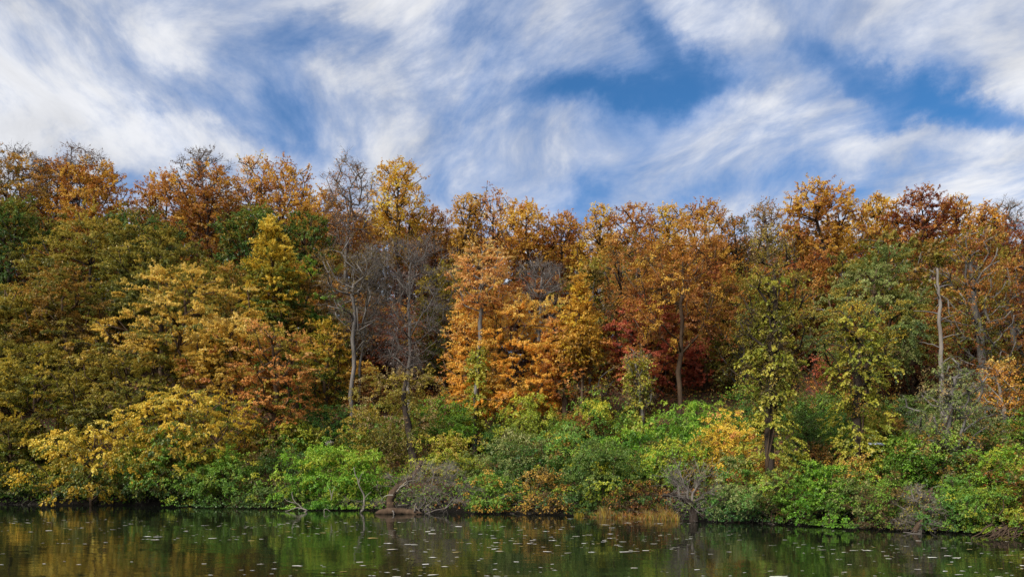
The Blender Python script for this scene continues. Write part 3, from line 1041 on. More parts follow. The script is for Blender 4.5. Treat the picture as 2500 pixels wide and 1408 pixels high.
# ---- slim understory trees that close the slope -------------------------------------
def understory():
    protos = []
    grp = 'slim understory trees deep in the wood'
    kinds = ['dark red', 'rust brown', 'olive and rust', 'golden', 'olive green', 'mauve brown']
    pals = [('darkred', 'rust'), ('rust', 'oliverust'), ('oliverust', 'olive'), ('gold', 'rust'), ('olive', 'oliverust'), ('mauve', 'darkred')]
    for k, px in enumerate(np.linspace(-230, 2730, 74)):
        px = px + rng.uniform(-22, 22)
        d = rng.uniform(18, 31)
        x, y = at(px, d)
        left = px < 800
        q = int(rng.choice([1, 2, 4, 2] if left else [0, 1, 2, 3, 5, 0]))
        lab = 'slim %s understory tree deep in the wood behind larger trees' % kinds[q]
        pr = [p for p in protos if p[0] == q]
        if len(pr) < 2 and (0 < px < 2500 or not pr):
            base = CY - (tz(x, y) - CAMZ) * FPX / y
            h = rng.uniform(150, 210)
            r = tree('understory_tree', px, base - h, base - 8, rng.uniform(58, 78), d, 'round', pals[q][0], .7, lab, group=grp,
                     accent=(pals[q][1], .5), bark='grey' if k % 3 else 'dark', trunk=.07, nlimb=0, twig=.2, **L_)
            protos.append((q, r))
        else:
            copy_plant(pr[k % len(pr)][1], x, y, rng.uniform(0, 6.28), rng.uniform(.75, 1.25), lab, grp)


    for px in list(np.linspace(-420, -150, 4)) + list(np.linspace(2790, 3250, 7)):
        for d in (8., 12., 17.):
            q, r = protos[int(rng.integers(len(protos)))]
            x, y = at(px + rng.uniform(-30, 30), d)
            copy_plant(r, x, y, rng.uniform(0, 6.28), y / 42 * rng.uniform(1.0, 1.35), 'slim %s understory tree deep in the wood behind larger trees' % kinds[q], grp)


def ridge_back():
    """The second rank of the ridge: seen only through and between the front crowns."""
    protos = []
    grp = 'second rank of ridge trees'
    kinds = ['rust', 'golden', 'dark red', 'olive rust']
    pals = [('rust', 'gold'), ('gold', 'rust'), ('darkred', 'rust'), ('oliverust', 'gold')]
    for k, px in enumerate(np.linspace(-230, 2730, 64)):
        px = px + rng.uniform(-20, 20)
        d = rng.uniform(40, 50)
        x, y = at(px, d)
        base = CY - (tz(x, y) - CAMZ) * FPX / y
        top = np.interp(px, [0, 320, 500, 800, 1000, 1200, 1800, 2000, 2500], [478, 548, 480, 505, 525, 565, 575, 540, 580]) + rng.uniform(-12, 28)
        q = k % 4 if len(protos) < 8 else (k * 3) % 8 % 4
        lab = '%s autumn tree behind the front crowns of the ridge' % kinds[q]
        if len(protos) < 8:
            r = plant('ridge_tree', px, top, top + 270, rng.uniform(52, 66), d, 'oak', pals[k % 4][0], .7, lab, 'tree', grp, accent=(pals[k % 4][1], .4), bark='dark', trunk=.14, nlimb=0, twig=.15)
            protos.append((r, base - top, y))
        else:
            r, h0, y0 = protos[(k * 3) % 8]
            copy_plant(r, x, y, rng.uniform(0, 6.28), (base - top) * y / (h0 * y0), lab, grp)


ridge_back()
understory()


# ---- shrubs -------------------------------------------------------------------------
def shrub(px, ptop, pbot, hw, d, pal, dens, label, name='shrub', **kw):
    kw.setdefault('stems', 7)
    kw.setdefault('trunk', 0.03)
    kw.setdefault('lob', 0.9)
    kw.setdefault('ragged', .32)
    kw.setdefault('part', 'foliage')
    kw.setdefault('green', True)
    kw.setdefault('shell', .35)
    kw.setdefault('rcf', .34)
    kw.setdefault('kstr', 6)
    kw.setdefault('spread', .8)
    kw.setdefault('ygrow', .75)
    kw.setdefault('droop', .45)
    kw.setdefault('upb', .3)
    kw.setdefault('hgrad', .45)
    kw.setdefault('lsize', .95)
    hw *= 1.1
    d = d - .35 if d < 1.6 else d
    return plant(name, px, ptop, pbot, hw, d, kw.pop('shape', 'dome'), pal, dens, label, 'shrub', kw.pop('group', BANK), **kw)


shrub(555, 1095, 1240, 84, .8, 'green', 1., 'green shrub at the waterline right of the golden low tree', accent=('yellowgreen', .2))
shrub(665, 1060, 1240, 62, 1., 'dark', .8, 'dark green shrub with brown patches at the waterline', accent=('brownolive', .35))
shrub(715, 1025, 1130, 66, 5, 'yellowgreen', .9, 'yellow green bush below the salmon red maple', accent=('green', .35))
shrub(640, 1030, 1130, 60, 5.5, 'goldgreen', .8, 'olive gold bush at the foot of the salmon red maple', accent=('dark', .3))
shrub(800, 1085, 1240, 88, .8, 'bright', 1.15, 'bright green leafy shrub bulging over the water', accent=('yellowgreen', .15), lsize=1.05)
shrub(780, 985, 1070, 66, 8, 'bluegreen', .9, 'dark blue green bush left of the pale tall trunk', accent=('limeyellow', .12))
shrub(890, 1100, 1240, 52, 1., 'bright', .9, 'green shrub with yellow tips behind the dead leaning stem', accent=('yellowgreen', .4))
shrub(895, 1000, 1160, 66, 5, 'olivegold', .7, 'tall olive yellow bush at the foot of the pale trunk', accent=('green', .3))
shrub(978, 885, 1130, 68, 4.6, 'olivegold', .7, 'tall olive tan vine mound around a dark trunk', shape='round', accent=('tan', .35), name='vine_mound')
shrub(1045, 1120, 1242, 98, .5, 'tan', .25, 'grey leafless brush tangle behind the floating log', bare=.75, twig=1, bark='twig', kstr=9, name='brush_tangle', accent=('yellowgreen', .3))
shrub(1100, 1060, 1190, 74, 3.5, 'yellowgreen', .85, 'yellow green bush above the grey brush tangle', accent=('olivegold', .35))
shrub(1192, 1145, 1245, 48, .8, 'green', 1., 'small green shrub with yellow leaves at the waterline', accent=('yelloworange', .2))
shrub(1258, 1040, 1190, 74, 3.6, 'greygreen', .9, 'grey green willowy bush in the middle of the bank', accent=('dark', .3), droop=.7)
shrub(1080, 965, 1070, 66, 8, 'green', .9, 'green bush at the foot of the leaning maple', accent=('bright', .3))
shrub(1292, 962, 1075, 66, 6.5, 'yellowgreen', 1., 'arching yellow green vine mound below the vivid orange maple', name='vine_mound', droop=.9, accent=('brownolive', .2))
shrub(1455, 965, 1075, 62, 7, 'green', .9, 'dark green vine mound with yellow streaks', name='vine_mound', droop=.9, accent=('yellowgreen', .3))
shrub(1330, 1135, 1248, 52, .8, 'yelloworange', .5, 'thin yellow orange brush at the waterline', accent=('brownolive', .35), twig=.8)
shrub(1385, 1040, 1150, 84, 4.5, 'bluegreen', 1., 'blue green bush left of the dark ivy bank', accent=('yellowgreen', .2), droop=.7)
shrub(1468, 1085, 1250, 84, 1.2, 'dark', 1.1, 'dark green ivy covered shrub above the dry grass', accent=('yellowgreen', .15), lsize=1.05)
shrub(1560, 1035, 1160, 84, 4.5, 'bright', 1., 'green bush with ferny sprays in the middle of thicket', accent=('bluegreen', .3), droop=.8)
shrub(1690, 978, 1100, 88, 6.5, 'bright', 1.1, 'bright green vine mound below the large oak trunk', name='vine_mound', accent=('green', .35), droop=.8)
shrub(1640, 1080, 1190, 84, 2.8, 'yellowgreen', .9, 'green and yellow bush above the crooked grey shoreline tree', accent=('bright', .45))
shrub(1558, 1175, 1258, 56, .9, 'rust', .5, 'brown rust brush above the dry grass', accent=('brownolive', .5), twig=.9)
shrub(1775, 990, 1170, 74, 4.2, 'yellow', .8, 'yellow orange vine mound with coral leaves', name='vine_mound', accent=('coral', .15), droop=.7, hgrad=.6)
shrub(1800, 1115, 1268, 72, .9, 'bluegreen', 1., 'dusky grey green shrub right of the crooked shoreline tree', accent=('greygreen', .5))
shrub(1900, 1150, 1275, 40, 1., 'dark', .8, 'dark shrub at the foot of the vine tower', accent=('brownolive', .3))
shrub(1965, 1000, 1140, 66, 6, 'dark', .9, 'dark green bush between the two vine towers', accent=('green', .3))
shrub(2005, 1125, 1280, 84, .9, 'green', 1.1, 'broad green leafy shrub at the waterline right of vine tower', accent=('bright', .4), lsize=1.05)
shrub(2070, 1160, 1285, 58, 1.2, 'greygreen', .8, 'grey green twiggy shrub next to the broad green shrub', twig=.8, accent=('dark', .4))
shrub(2140, 1015, 1100, 56, 7, 'yellowgreen', .9, 'yellow green bush above the pale object', accent=('yelloworange', .2))
shrub(2215, 1070, 1190, 68, 4, 'green', 1.05, 'green bush right below the pale object', accent=('bright', .35))
shrub(2090, 1110, 1200, 60, 3.2, 'yelloworange', .6, 'orange yellow bush left below the pale object', accent=('green', .4))
shrub(2180, 1170, 1292, 74, .9, 'brownolive', .75, 'mixed olive brown shrub at the right waterline', accent=('green', .45), twig=.7)
shrub(2335, 1175, 1296, 74, .9, 'bluegreen', .95, 'blue green shrub below the vine hung dead tree', accent=('green', .35))
shrub(2455, 1085, 1215, 74, 2.8, 'bright', 1., 'bright yellow green bush near the right edge', accent=('yellowgreen', .45))
shrub(2430, 1185, 1302, 80, .6, 'yellowgreen', .95, 'yellow green shrub at the waterline near the right edge', accent=('green', .4))
shrub(2210, 965, 1090, 100, 8.5, 'dark', .9, 'dark green bush on the slope behind the pale object', accent=('green', .3))
shrub(2380, 1010, 1120, 70, 6.5, 'dark', .8, 'dark green bush at the foot of the short pale trunk', accent=('greygreen', .4))
shrub(2495, 1010, 1120, 50, 6, 'green', .8, 'green bush cut by the right edge', accent=('olive', .3))
shrub(2245, 1185, 1298, 38, .5, 'olivegold', .3, 'tan vine tangle over a leaning stump at the waterline', twig=1, bark='twig', bare=.4, name='brush_tangle', kstr=9)
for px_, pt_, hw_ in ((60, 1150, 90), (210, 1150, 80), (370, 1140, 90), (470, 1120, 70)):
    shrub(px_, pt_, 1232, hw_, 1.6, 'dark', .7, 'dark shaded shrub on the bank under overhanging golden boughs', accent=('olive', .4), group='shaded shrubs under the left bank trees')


def slope_fill():
    grp = 'low bushes under the slope trees'
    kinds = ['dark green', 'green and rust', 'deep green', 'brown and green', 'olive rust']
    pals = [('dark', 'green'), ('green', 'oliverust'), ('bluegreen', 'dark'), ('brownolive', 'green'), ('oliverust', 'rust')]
    protos = []
    cols = rng.permutation(np.linspace(-230, 2730, 72))
    for k, px in enumerate(np.concatenate([cols[(cols > 1300) & (cols < 2500)], cols[(cols <= 1300) | (cols >= 2500)]])):
        px = px + rng.uniform(-25, 25)
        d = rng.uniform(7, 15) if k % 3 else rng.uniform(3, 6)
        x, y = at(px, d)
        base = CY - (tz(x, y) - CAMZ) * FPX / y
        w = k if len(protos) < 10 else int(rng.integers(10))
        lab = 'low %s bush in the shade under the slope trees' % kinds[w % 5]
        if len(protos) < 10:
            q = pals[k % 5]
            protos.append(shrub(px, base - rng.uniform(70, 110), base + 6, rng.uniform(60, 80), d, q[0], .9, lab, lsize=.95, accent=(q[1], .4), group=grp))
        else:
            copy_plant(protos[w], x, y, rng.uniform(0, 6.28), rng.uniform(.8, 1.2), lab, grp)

    # the bank goes on beyond both ends of the picture
    for px in list(np.linspace(-420, -110, 7)) + list(np.linspace(2620, 3100, 11)):
        for d in (.6, 2.6, 5.0, 8.0, 11.0):
            w = int(rng.integers(10))
            x, y = at(px + rng.uniform(-25, 25), d + rng.uniform(-.2, .6))
            copy_plant(protos[w], x, y, rng.uniform(0, 6.28), rng.uniform(1., 1.35), 'low %s bush in the shade under the slope trees' % kinds[w % 5], grp)


slope_fill()
# ---- ground cover on the slope ---------------------------------------------------------
def undergrowth():
    n = 90000
    x = rng.uniform(-34, 24, n)
    d = rng.uniform(0, 1, n) ** 1.3 * 22 + 0.75
    y = ybank(x) + d
    keep = np.abs(x) < 0.76 * y
    x, y, d = x[keep], y[keep], d[keep]
    n = len(x)
    patch = np.sin(x * 1.1 + 2 * np.sin(y * 0.7)) + np.sin(y * 1.3 - x * 0.6)
    h = rng.uniform(0, 1, n) ** 1.5 * (0.35 + 0.12 * patch).clip(0.1, 1)
    P = np.column_stack([x, y, terrain(x, y) + h])
    ax = rng.normal(0, 1, (n, 3))
    nr = rng.normal(0, 0.5, (n, 3)) + np.array([0, -0.2, 0.8])
    col = pal_colour('brownolive', rng.uniform(0, 1, n), n)
    g = patch + rng.normal(0, 0.6, n) - (d - 7) * 0.2 > 0
    col[g] = pal_colour('green', rng.uniform(0.1, 0.9, n), n)[g]
    r = (~g) & (rng.uniform(0, 1, n) < 0.5)
    col[r] = pal_colour('rust', rng.uniform(0.1, 0.9, n), n)[r]
    tag(link('undergrowth', leaf_mesh('undergrowth', P, ax, nr, rng.uniform(0.07, 0.16, n), col, LEAF_GREEN, 0.6)), 'low green and brown undergrowth covering the slope', 'undergrowth', kind='stuff')


undergrowth()


# ---- driftwood, stumps and dead wood along the water ------------------------------------
def pt(px, row, y):
    return np.array([(px - CX) / FPX * y, y, zrow(row, y)])


def smooth_path(pts, n=14, wob=0.0):
    pts = np.asarray(pts, float)
    t = np.linspace(0, 1, len(pts))
    tt = np.linspace(0, 1, n)
    out = np.column_stack([np.interp(tt, t, pts[:, k]) for k in range(3)])
    for _ in range(2):
        out[1:-1] = 0.25 * out[:-2] + 0.5 * out[1:-1] + 0.25 * out[2:]
    if wob:
        out[1:-1] += rng.normal(0, wob, (n - 2, 3))
    return out


def thing(name, label, cat, loc, group=None):
    o = bpy.data.objects.new(name, None)
    o.location = loc
    COL.objects.link(o)
    return tag(o, label, cat, group)


def twig_spray(g, base, dirs, length, n, r):
    """Forking leafless twigs."""
    for _ in range(n):
        b = base[rng.integers(len(base))]
        dvec = unit(np.array(dirs) + rng.normal(0, 0.55, 3))
        ln = length * rng.uniform(0.5, 1.2)
        bend = rng.normal(0, 0.18, 3) * ln + np.array([0, 0, -0.08 * ln])
        P = np.array([b, b + dvec * ln * 0.5 + bend * 0.4, b + dvec * ln + bend])
        g.tube(P, [r, r * 0.7, r * 0.35], 3)
        a = rng.uniform(0.2, 1, (7, 1))
        q0 = P[0] * (1 - a) + P[2] * a
        q1 = q0 + unit(dvec + rng.normal(0, 0.7, (7, 3))) * ln * rng.uniform(0.15, 0.45, (7, 1))
        g.sticks(q0, q1, np.full(7, r * 0.5), np.full(7, r * 0.25))


def local(P, o):
    return np.asarray(P, float) - np.array(o.location)


def deadwood():
    y = 26.2
    o = thing('floating_log', 'dark half sunken log floating below the grey brush tangle', 'log', tuple(pt(978, 1252, y)))
    g = Geo()
    P = smooth_path([pt(917, 1251, y), pt(945, 1248, y), pt(985, 1248, y + .1), pt(1032, 1253, y - .1)], 16, 0.012)
    g.tube(local(P, o), np.interp(np.linspace(0, 1, 16), [0, .15, .5, .85, 1], [.03, .11, .14, .10, .03]), 10, 0.12)
    g.build('trunk', BARK['brown'], o)
    g = Geo()
    for a, b in (((958, 1246), (966, 1262)), ((1012, 1249), (1016, 1228))):
        g.tube(local(smooth_path([pt(*a, y - .1), pt(*b, y - .15)], 5, .01), o), np.linspace(.035, .012, 5), 5)
    g.build('branch_stub', BARK['twig'], o)
    y = 27.0
    o = thing('leaning_stump', 'brown leaning stump rising behind the floating log', 'stump', tuple(pt(956, 1248, y)))
    g = Geo()
    P = smooth_path([pt(958, 1252, y), pt(951, 1222, y), pt(962, 1195, y + .1), pt(1005, 1168, y + .4), pt(1030, 1125, y + .7)], 18, 0.015)
    g.tube(local(P, o), np.linspace(.17, .07, 18), 10, 0.16)
    g.build('trunk', BARK['brown'], o)
    g = Geo()
    for ps in (((968, 1200), (990, 1174), (1018, 1170)), ((960, 1208), (940, 1208), (930, 1222)), ((975, 1190), (1000, 1176), (985, 1160))):
        g.tube(local(smooth_path([pt(*p, y - .5) for p in ps], 8, .015), o), np.linspace(.028, .008, 8), 4)
    g.build('dead_branch', BARK['bleached'], o)
    o = thing('dark_trunk', 'dark vine choked trunk standing in the olive vine mound', 'tree trunk', tuple(pt(1003, 1130, 31.6)))
    g = Geo()
    P = smooth_path([pt(1012, 1150, 31.6), pt(1003, 1090, 31.6), pt(1000, 1040, 31.7), pt(985, 985, 31.8), pt(990, 920, 32)], 18, .03)
    g.tube(local(P, o), np.linspace(.2, .08, 18), 9, .2)
    g.build('trunk', BARK['dark'], o)

    y = 22.4
    o = thing('crooked_tree', 'crooked dark tree leaning left over the waterline with grey bare twigs', 'tree', tuple(pt(1692, 1272, y)))
    g = Geo()
    P = smooth_path([pt(1694, 1278, y), pt(1692, 1245, y), pt(1684, 1228, y), pt(1664, 1214, y - .1), pt(1640, 1206, y - .2), pt(1618, 1210, y - .3)], 20, .008)
    g.tube(local(P, o), np.linspace(.15, .035, 20), 9, .1)
    g.build('trunk', BARK['dark'], o)
    for k, ps in enumerate((((1690, 1226), (1694, 1195), (1712, 1165)), ((1680, 1224), (1676, 1190), (1660, 1150)), ((1692, 1230), (1715, 1205), (1752, 1188)), ((1660, 1212), (1655, 1185), (1640, 1165)))):
        g = Geo()
        Q = smooth_path([pt(*p, y + .1 * k) for p in ps], 9, .015)
        g.tube(local(Q, o), np.linspace(.045, .012, 9), 5)
        dv = unit(Q[-1] - Q[0])
        twig_spray(g, local(Q[2:], o), dv, .7, 26, .008)
        g.build('limb', BARK['twig'], o)
    g = Geo()
    twig_spray(g, local(np.concatenate([P[6:], P[6:10] + [.3, 0, -.1]]), o), (0.5, -.2, -.25), .55, 45, .007)
    g.build('hanging_twig', BARK['twig'], o, kind='stuff')

    y = 27.0
    o = thing('dead_stem', 'thin pale dead stem leaning up from the water beside bright green shrub', 'dead stem', tuple(pt(886, 1246, y)))
    g = Geo()
    P = smooth_path([pt(882, 1249, y), pt(889, 1240, y), pt(890, 1215, y), pt(880, 1190, y - .1), pt(868, 1158, y - .2), pt(864, 1140, y - .2)], 16, .01)
    g.tube(local(P, o), np.linspace(.045, .012, 16), 6)
    g.build('stem', BARK['bleached'], o)
    g = Geo()
    g.tube(local(smooth_path([pt(889, 1218, y), pt(897, 1206, y), pt(906, 1200, y)], 6), o), np.linspace(.018, .006, 6), 4)
    g.tube(local(smooth_path([pt(876, 1180, y), pt(880, 1160, y), pt(888, 1150, y)], 6), o), np.linspace(.016, .005, 6), 4)
    g.build('twig', BARK['bleached'], o)
    y = 27.6
    o = thing('fallen_branch', 'pale forked fallen branch lying in the water by the bright green shrub', 'branch', tuple(pt(735, 1242, y)))
    g = Geo()
    for ps, r in ((((750, 1246), (738, 1239), (722, 1238), (696, 1247)), .035), (((750, 1246), (736, 1252), (714, 1253)), .024), (((740, 1240), (722, 1228), (711, 1208), (714, 1199)), .025),
                  (((722, 1228), (700, 1222), (694, 1214)), .016)):
        g.tube(local(smooth_path([pt(*p, y) for p in ps], 10, .008), o), np.linspace(r, r * .35, 10), 5)
    g.build('branch', BARK['bleached'], o)
    o = thing('fallen_branch', 'small pale forked twig at the waterline under the bright green shrub', 'branch', tuple(pt(795, 1247, 27.3)))
    g = Geo()
    for ps in (((792, 1258), (790, 1247), (794, 1238), (806, 1248)), ((808, 1220), (811, 1205), (817, 1188)), ((810, 1212), (804, 1190))):
        g.tube(local(smooth_path([pt(*p, 27.0) for p in ps], 8, .006), o), np.linspace(.018, .007, 8), 4)
    g.build('twig', BARK['bleached'], o)

    o = thing('broken_snag', 'tall pale broken dead trunk standing among right side trees', 'dead tree', tuple(pt(2300, 1130, at(2300, 8)[1])))
    y = at(2300, 8)[1]
    zb = tz(*at(2300, 8))
    g = Geo()
    base = pt(2303, 1100, y)
    base[2] = zb - .1
    P = smooth_path([base, pt(2300, 1000, y), pt(2297, 860, y), pt(2293, 730, y), pt(2288, 655, y)], 26, .015)
    g.tube(local(P, o), np.linspace(.10, .032, 26), 9, .08)
    g.build('trunk', BARK['twig'], o)
    g = Geo()
    for a in (.3, .38, .45, .52, .58, .64, .7, .78, .86):
        b = P[int(a * 25)]
        e = b + np.array([rng.choice([-1, 1]) * rng.uniform(.3, .8), rng.uniform(-.3, .3), rng.uniform(.1, .4)])
        g.tube(local(smooth_path([b, (b + e) / 2 + [0, 0, .06], e], 6, .01), o), np.linspace(.03, .008, 6), 4)
    g.build('branch_stub', BARK['grey'], o)

    o = thing('leaning_stump', 'grey leaning stump with vine tangle at the right waterline', 'stump', tuple(pt(2245, 1296, 18.6)))
    g = Geo()
    P = smooth_path([pt(2232, 1300, 18.5), pt(2250, 1265, 18.6), pt(2268, 1225, 18.8), pt(2275, 1190, 19)], 14, .012)
    g.tube(local(P, o), np.linspace(.075, .03, 14), 8, .15)
    g.build('trunk', BARK['brown'], o)
    g = Geo()
    twig_spray(g, local(P[2:], o), (-.15, -.3, -.5), .5, 40, .007)
    g.tube(local(smooth_path([pt(2205, 1298, 18.3), pt(2230, 1300, 18.3), pt(2255, 1304, 18.2)], 6, .005), o), np.linspace(.012, .006, 6), 4)
    g.build('vine_stem', BARK['twig'], o)

    o = thing('root_tangle', 'tangle of grey roots at the waterline in the right corner', 'roots', tuple(pt(2480, 1312, 16.8)))
    g = Geo()
    for _ in range(26):
        a, b = rng.uniform(2420, 2520), rng.uniform(-1, 1)
        ps = [pt(a, 1284 + rng.uniform(-4, 6), 17.5 + .2 * b), pt(a - rng.uniform(5, 25), 1296 + rng.uniform(-5, 5), 17.1), pt(a - rng.uniform(15, 60), 1318 + rng.uniform(-8, 6), 16.7)]
        g.tube(local(smooth_path(ps, 8, .02), o), np.linspace(rng.uniform(.012, .03), .007, 8), 5)
    g.build('root', BARK['brown'], o)

    for px, row, d, sx, lab in ((806, 1082, 5.6, .22, 'dark grey rock showing among the bushes above bright green shrub'), (1455, 1262, .2, .10, 'small pale stone at the edge of the dry grass')):
        x, yy = at(px, d)
        th, ph = np.meshgrid(np.linspace(0, 2 * np.pi, 13)[:-1], np.linspace(0.15, np.pi - .15, 8))
        r = 1 + rng.uniform(-.16, .16, th.shape)
        V = np.stack([r * np.sin(ph) * np.cos(th) * sx, r * np.sin(ph) * np.sin(th) * sx * .8, r * np.cos(ph) * sx * .62], -1).reshape(-1, 3)
        i = np.arange(7)[:, None] * 12
        j = np.arange(12)[None]
        Q = np.stack([i + j, i + 12 + j, i + 12 + (j + 1) % 12, i + (j + 1) % 12], -1).reshape(-1, 4)
        loops = np.concatenate([Q.ravel(), np.arange(12), 84 + np.arange(12)[::-1]])
        me = mesh_np('rock', V, loops, np.r_[np.full(len(Q), 4), 12, 12], BARK['grey'] if sx > .2 else BARK['bleached'])
        o = tag(link('rock', me), lab, 'rock')
        o.location = (x, yy, max(zrow(row, yy), tz(x, yy) + .02))

    # pale object of unknown kind on the slope, built as a crumpled sheet
    x, yy = at(2140, 3.8)
    m, nt, N, L = new_mat('pale_object')
    p = N.new('ShaderNodeBsdfPrincipled')
    nz = N.new('ShaderNodeTexNoise')
    nz.inputs['Scale'].default_value = 5
    rp = N.new('ShaderNodeValToRGB')
    rp.color_ramp.elements[0].color = (.35, .40, .52, 1)
    rp.color_ramp.elements[1].color = (.50, .54, .62, 1)
    L.new(nz.outputs['Fac'], rp.inputs[0])
    L.new(rp.outputs[0], p.inputs['Base Color'])
    p.inputs['Roughness'].default_value = .5
    out = N.new('ShaderNodeOutputMaterial')
    L.new(p.outputs[0], out.inputs['Surface'])
    nx, ny = 24, 7
    u, v = np.meshgrid(np.linspace(-.23, .23, nx), np.linspace(-1, 1, ny))
    w = .06 * np.sin(u * 25) + .04 * np.sin(u * 47 + v * 3)
    V = np.stack([u, v * .05 + w, v * .03 + .012 * np.sin(u * 19 + 1) - .04 * u], -1).reshape(-1, 3)
    V = np.concatenate([V, V + [0, .012, -.006]])
    i = np.arange(ny - 1)[:, None] * nx + np.arange(nx - 1)[None]
    Q = np.stack([i, i + 1, i + nx + 1, i + nx], -1).reshape(-1, 4)
    Q = np.concatenate([Q, Q[:, ::-1] + nx * ny])
    o = tag(link('pale_object', mesh_np('pale_object', V, Q.ravel(), np.full(len(Q), 4), m, smooth=True)), 'unidentified pale object, built as a crumpled sheet, among bushes on the right bank', 'plastic sheet')
    o.location = (x, yy, zrow(1082, yy))


deadwood()


# ---- dry grass and reeds --------------------------------------------------------------
def blades(name, n, p0, p1, depth, hmin, hmax, pals, label, cat, kind='stuff'):
    px = rng.uniform(p0, p1, n)
    V = np.empty((n, 5, 3))
    y0 = np.interp(px, [1400, 1650], [24.9, 23.3])
    x = (px - CX) / FPX * y0
    y = ybank(x) + rng.uniform(-.35, depth, n)
    z = np.maximum(terrain(x, y), -.02)
    h = rng.uniform(hmin, hmax, n) * (0.68 + 0.22 * np.sin(px * .12) + 0.2 * np.sin(px * .047 + 1))
    lx, ly = rng.normal(0, .35, n) * h, rng.normal(-.1, .3, n) * h
    w = .009
    B = np.column_stack([x, y, z])
    V[:, 0] = B - [w, 0, 0]
    V[:, 1] = B + [w, 0, 0]
    V[:, 2] = B + np.column_stack([lx * .4 + w * .8, ly * .4, h * .62])
    V[:, 4] = B + np.column_stack([lx * .4 - w * .8, ly * .4, h * .62])
    V[:, 3] = B + np.column_stack([lx * 1.2, ly * 1.2, h * .92])
    c = np.empty((n, 3))
    pick = rng.integers(0, len(pals), n)
    for k, p in enumerate(pals):
        c[pick == k] = pal_colour(p, rng.uniform(.2, 1, n), n)[pick == k]
    me = mesh_np(name, V.reshape(-1, 3), np.arange(5 * n), np.full(n, 5), LEAF, colors=c)
    tag(link(name, me), label, cat, kind=kind)


blades('dry_grass', 2600, 1425, 1655, .9, .10, .46, ['tan', 'rust', 'olivegold', 'tan'], 'strip of dry tan grass at the waterline right of centre', 'grass')
blades('reed_clump', 90, 1404, 1432, .2, .3, .6, ['goldgreen', 'olivegold'], 'small clump of yellow green reeds left of the dry grass', 'reeds', None)


# ---- leaves afloat on the river ---------------------------------------------------------
def bank_twigs():
    n = 1500
    px = rng.uniform(-20, 2520, n)
    g = Geo()
    y0 = np.interp(px, [0, 500, 1000, 1400, 1700, 1900, 2300, 2500], [32.8, 31.4, 27.2, 25.3, 22.9, 21.2, 18.5, 17.9])
    x = (px - CX) / FPX * y0
    P0 = np.column_stack([x, ybank(x) + .7 + rng.uniform(-.1, .9, n), np.zeros(n)])
    P0[:, 2] = np.maximum(terrain(P0[:, 0], P0[:, 1]), -.02)
    ln = rng.uniform(.25, 1.0, n) * (.6 + .4 * np.sin(px * .021) * np.sin(px * .0073))
    D = unit(np.column_stack([rng.normal(0, .6, n), rng.normal(-.6, .35, n), rng.normal(.35, .4, n)]))
    P1 = P0 + D * ln[:, None] * .55
    D2 = D + rng.normal(0, .3, (n, 3)) - [0, 0, .5]
    P2 = P1 + D2 * ln[:, None] * .5
    P1[:, 2], P2[:, 2] = np.maximum(P1[:, 2], .02), np.maximum(P2[:, 2], -.05)
    r = rng.uniform(.003, .009, n)
    g.sticks(P0, P1, r, r * .75)
    g.sticks(P1, P2, r * .75, r * .4)
    tag(g.build('dead_twigs', BARK['twig'], None), 'fringe of dead twigs and roots hanging along the waterline', 'dead twigs', kind='stuff')


bank_twigs()


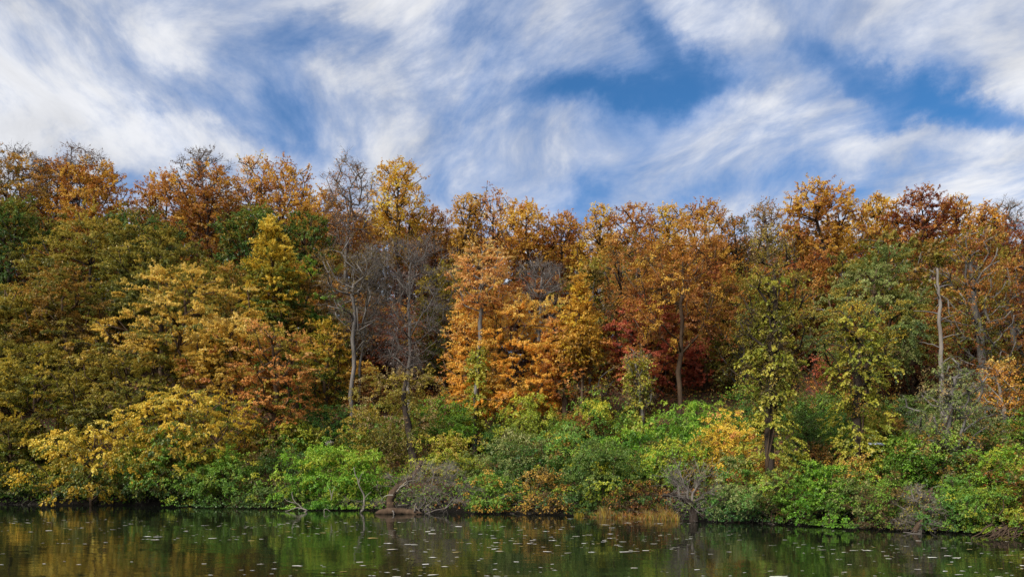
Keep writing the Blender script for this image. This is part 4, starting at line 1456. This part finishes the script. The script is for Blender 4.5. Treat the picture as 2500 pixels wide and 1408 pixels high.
def floating():
    def fm(name, a, b):
        m, nt, N, L = new_mat(name)
        oi = N.new('ShaderNodeObjectInfo')
        rp = N.new('ShaderNodeValToRGB')
        rp.color_ramp.elements[0].color = (*a, 1)
        rp.color_ramp.elements[1].color = (*b, 1)
        L.new(oi.outputs['Random'], rp.inputs[0])
        p = N.new('ShaderNodeBsdfPrincipled')
        p.inputs['Roughness'].default_value = .35
        L.new(rp.outputs[0], p.inputs['Base Color'])
        o = N.new('ShaderNodeOutputMaterial')
        L.new(p.outputs[0], o.inputs['Surface'])
        return m
    pale = fm('sky_sheen_floating_leaf', (.52, .47, .37), (.80, .78, .73))  # tan leaf colour lifted near white, sky sheen painted in
    gold = fm('gold_floating_leaf', (.40, .26, .06), (.55, .42, .15))

    def leaf_v(k=9):
        th = np.linspace(0, 2 * np.pi, k, endpoint=False)
        r = rng.uniform(.75, 1.1, k) * (1 + .25 * np.cos(th) ** 4)
        rim = np.column_stack([r * np.cos(th), .62 * r * np.sin(th), rng.uniform(.03, .2, k)])
        return np.concatenate([[[0, 0, .04]], rim])
    k = 9
    F = np.array([(0, 1 + i, 1 + (i + 1) % k) for i in range(k)])
    meshes = {}
    for nm, m in (('pale', pale), ('gold', gold)):
        meshes[nm] = [mesh_np('floating_leaf', leaf_v(k), F.ravel(), np.full(k, 3), m) for _ in range(6)]
    n = 2300
    Y = np.sqrt(rng.uniform(10.6 ** 2, 24 ** 2, n))
    X = rng.uniform(-.73, .73, n) * Y
    den = .35 + .65 * np.sin(X * .45 + 1.6 * np.sin(Y * .5)) * np.sin(Y * .9 - X * .22) + np.clip(X / 30, -.2, .15)
    ok = (Y < ybank(X) - 1.2) & (rng.uniform(0, 1, n) < den)
    X, Y = X[ok], Y[ok]
    n = len(X)
    s = np.exp(rng.normal(math.log(.028), .5, n)).clip(.014, .1)
    order = np.argsort(-s / Y ** 1.6)
    rest = order[300:]
    first = {}
    for i in order[:300]:
        nm = 'gold' if rng.uniform() < .1 else 'pale'
        me = meshes[nm][int(rng.integers(6))]
        o = link('floating_leaf', me)
        o.location = (X[i], Y[i], .003)
        o.rotation_euler = (0, 0, rng.uniform(-.5, .5))
        o.scale = (s[i] * 1.25, s[i], s[i] * .5)
        if nm == 'pale':
            tag(o, 'pale fallen leaf with painted sky sheen floating on the dark river', 'leaf', 'pale leaves floating on the river')
        else:
            tag(o, 'golden fallen leaf floating on the dark river', 'leaf', 'golden leaves floating on the river')
    Vs, Ls = [], []
    for j, i in enumerate(rest):
        v = leaf_v(k) * [s[i] * 1.25, s[i], s[i] * .5] + [X[i], Y[i], .003]
        Vs.append(v)
        Ls.append(F.ravel() + j * (k + 1))
    if Vs:
        tag(link('small_floating_leaves', mesh_np('small_floating_leaves', np.concatenate(Vs), np.concatenate(Ls), np.full(k * len(Vs), 3), pale)), 'many tiny pale leaves with painted sky sheen scattered over the river', 'leaves', kind='stuff')


floating()
print('LEAVES', LEAVES[0])
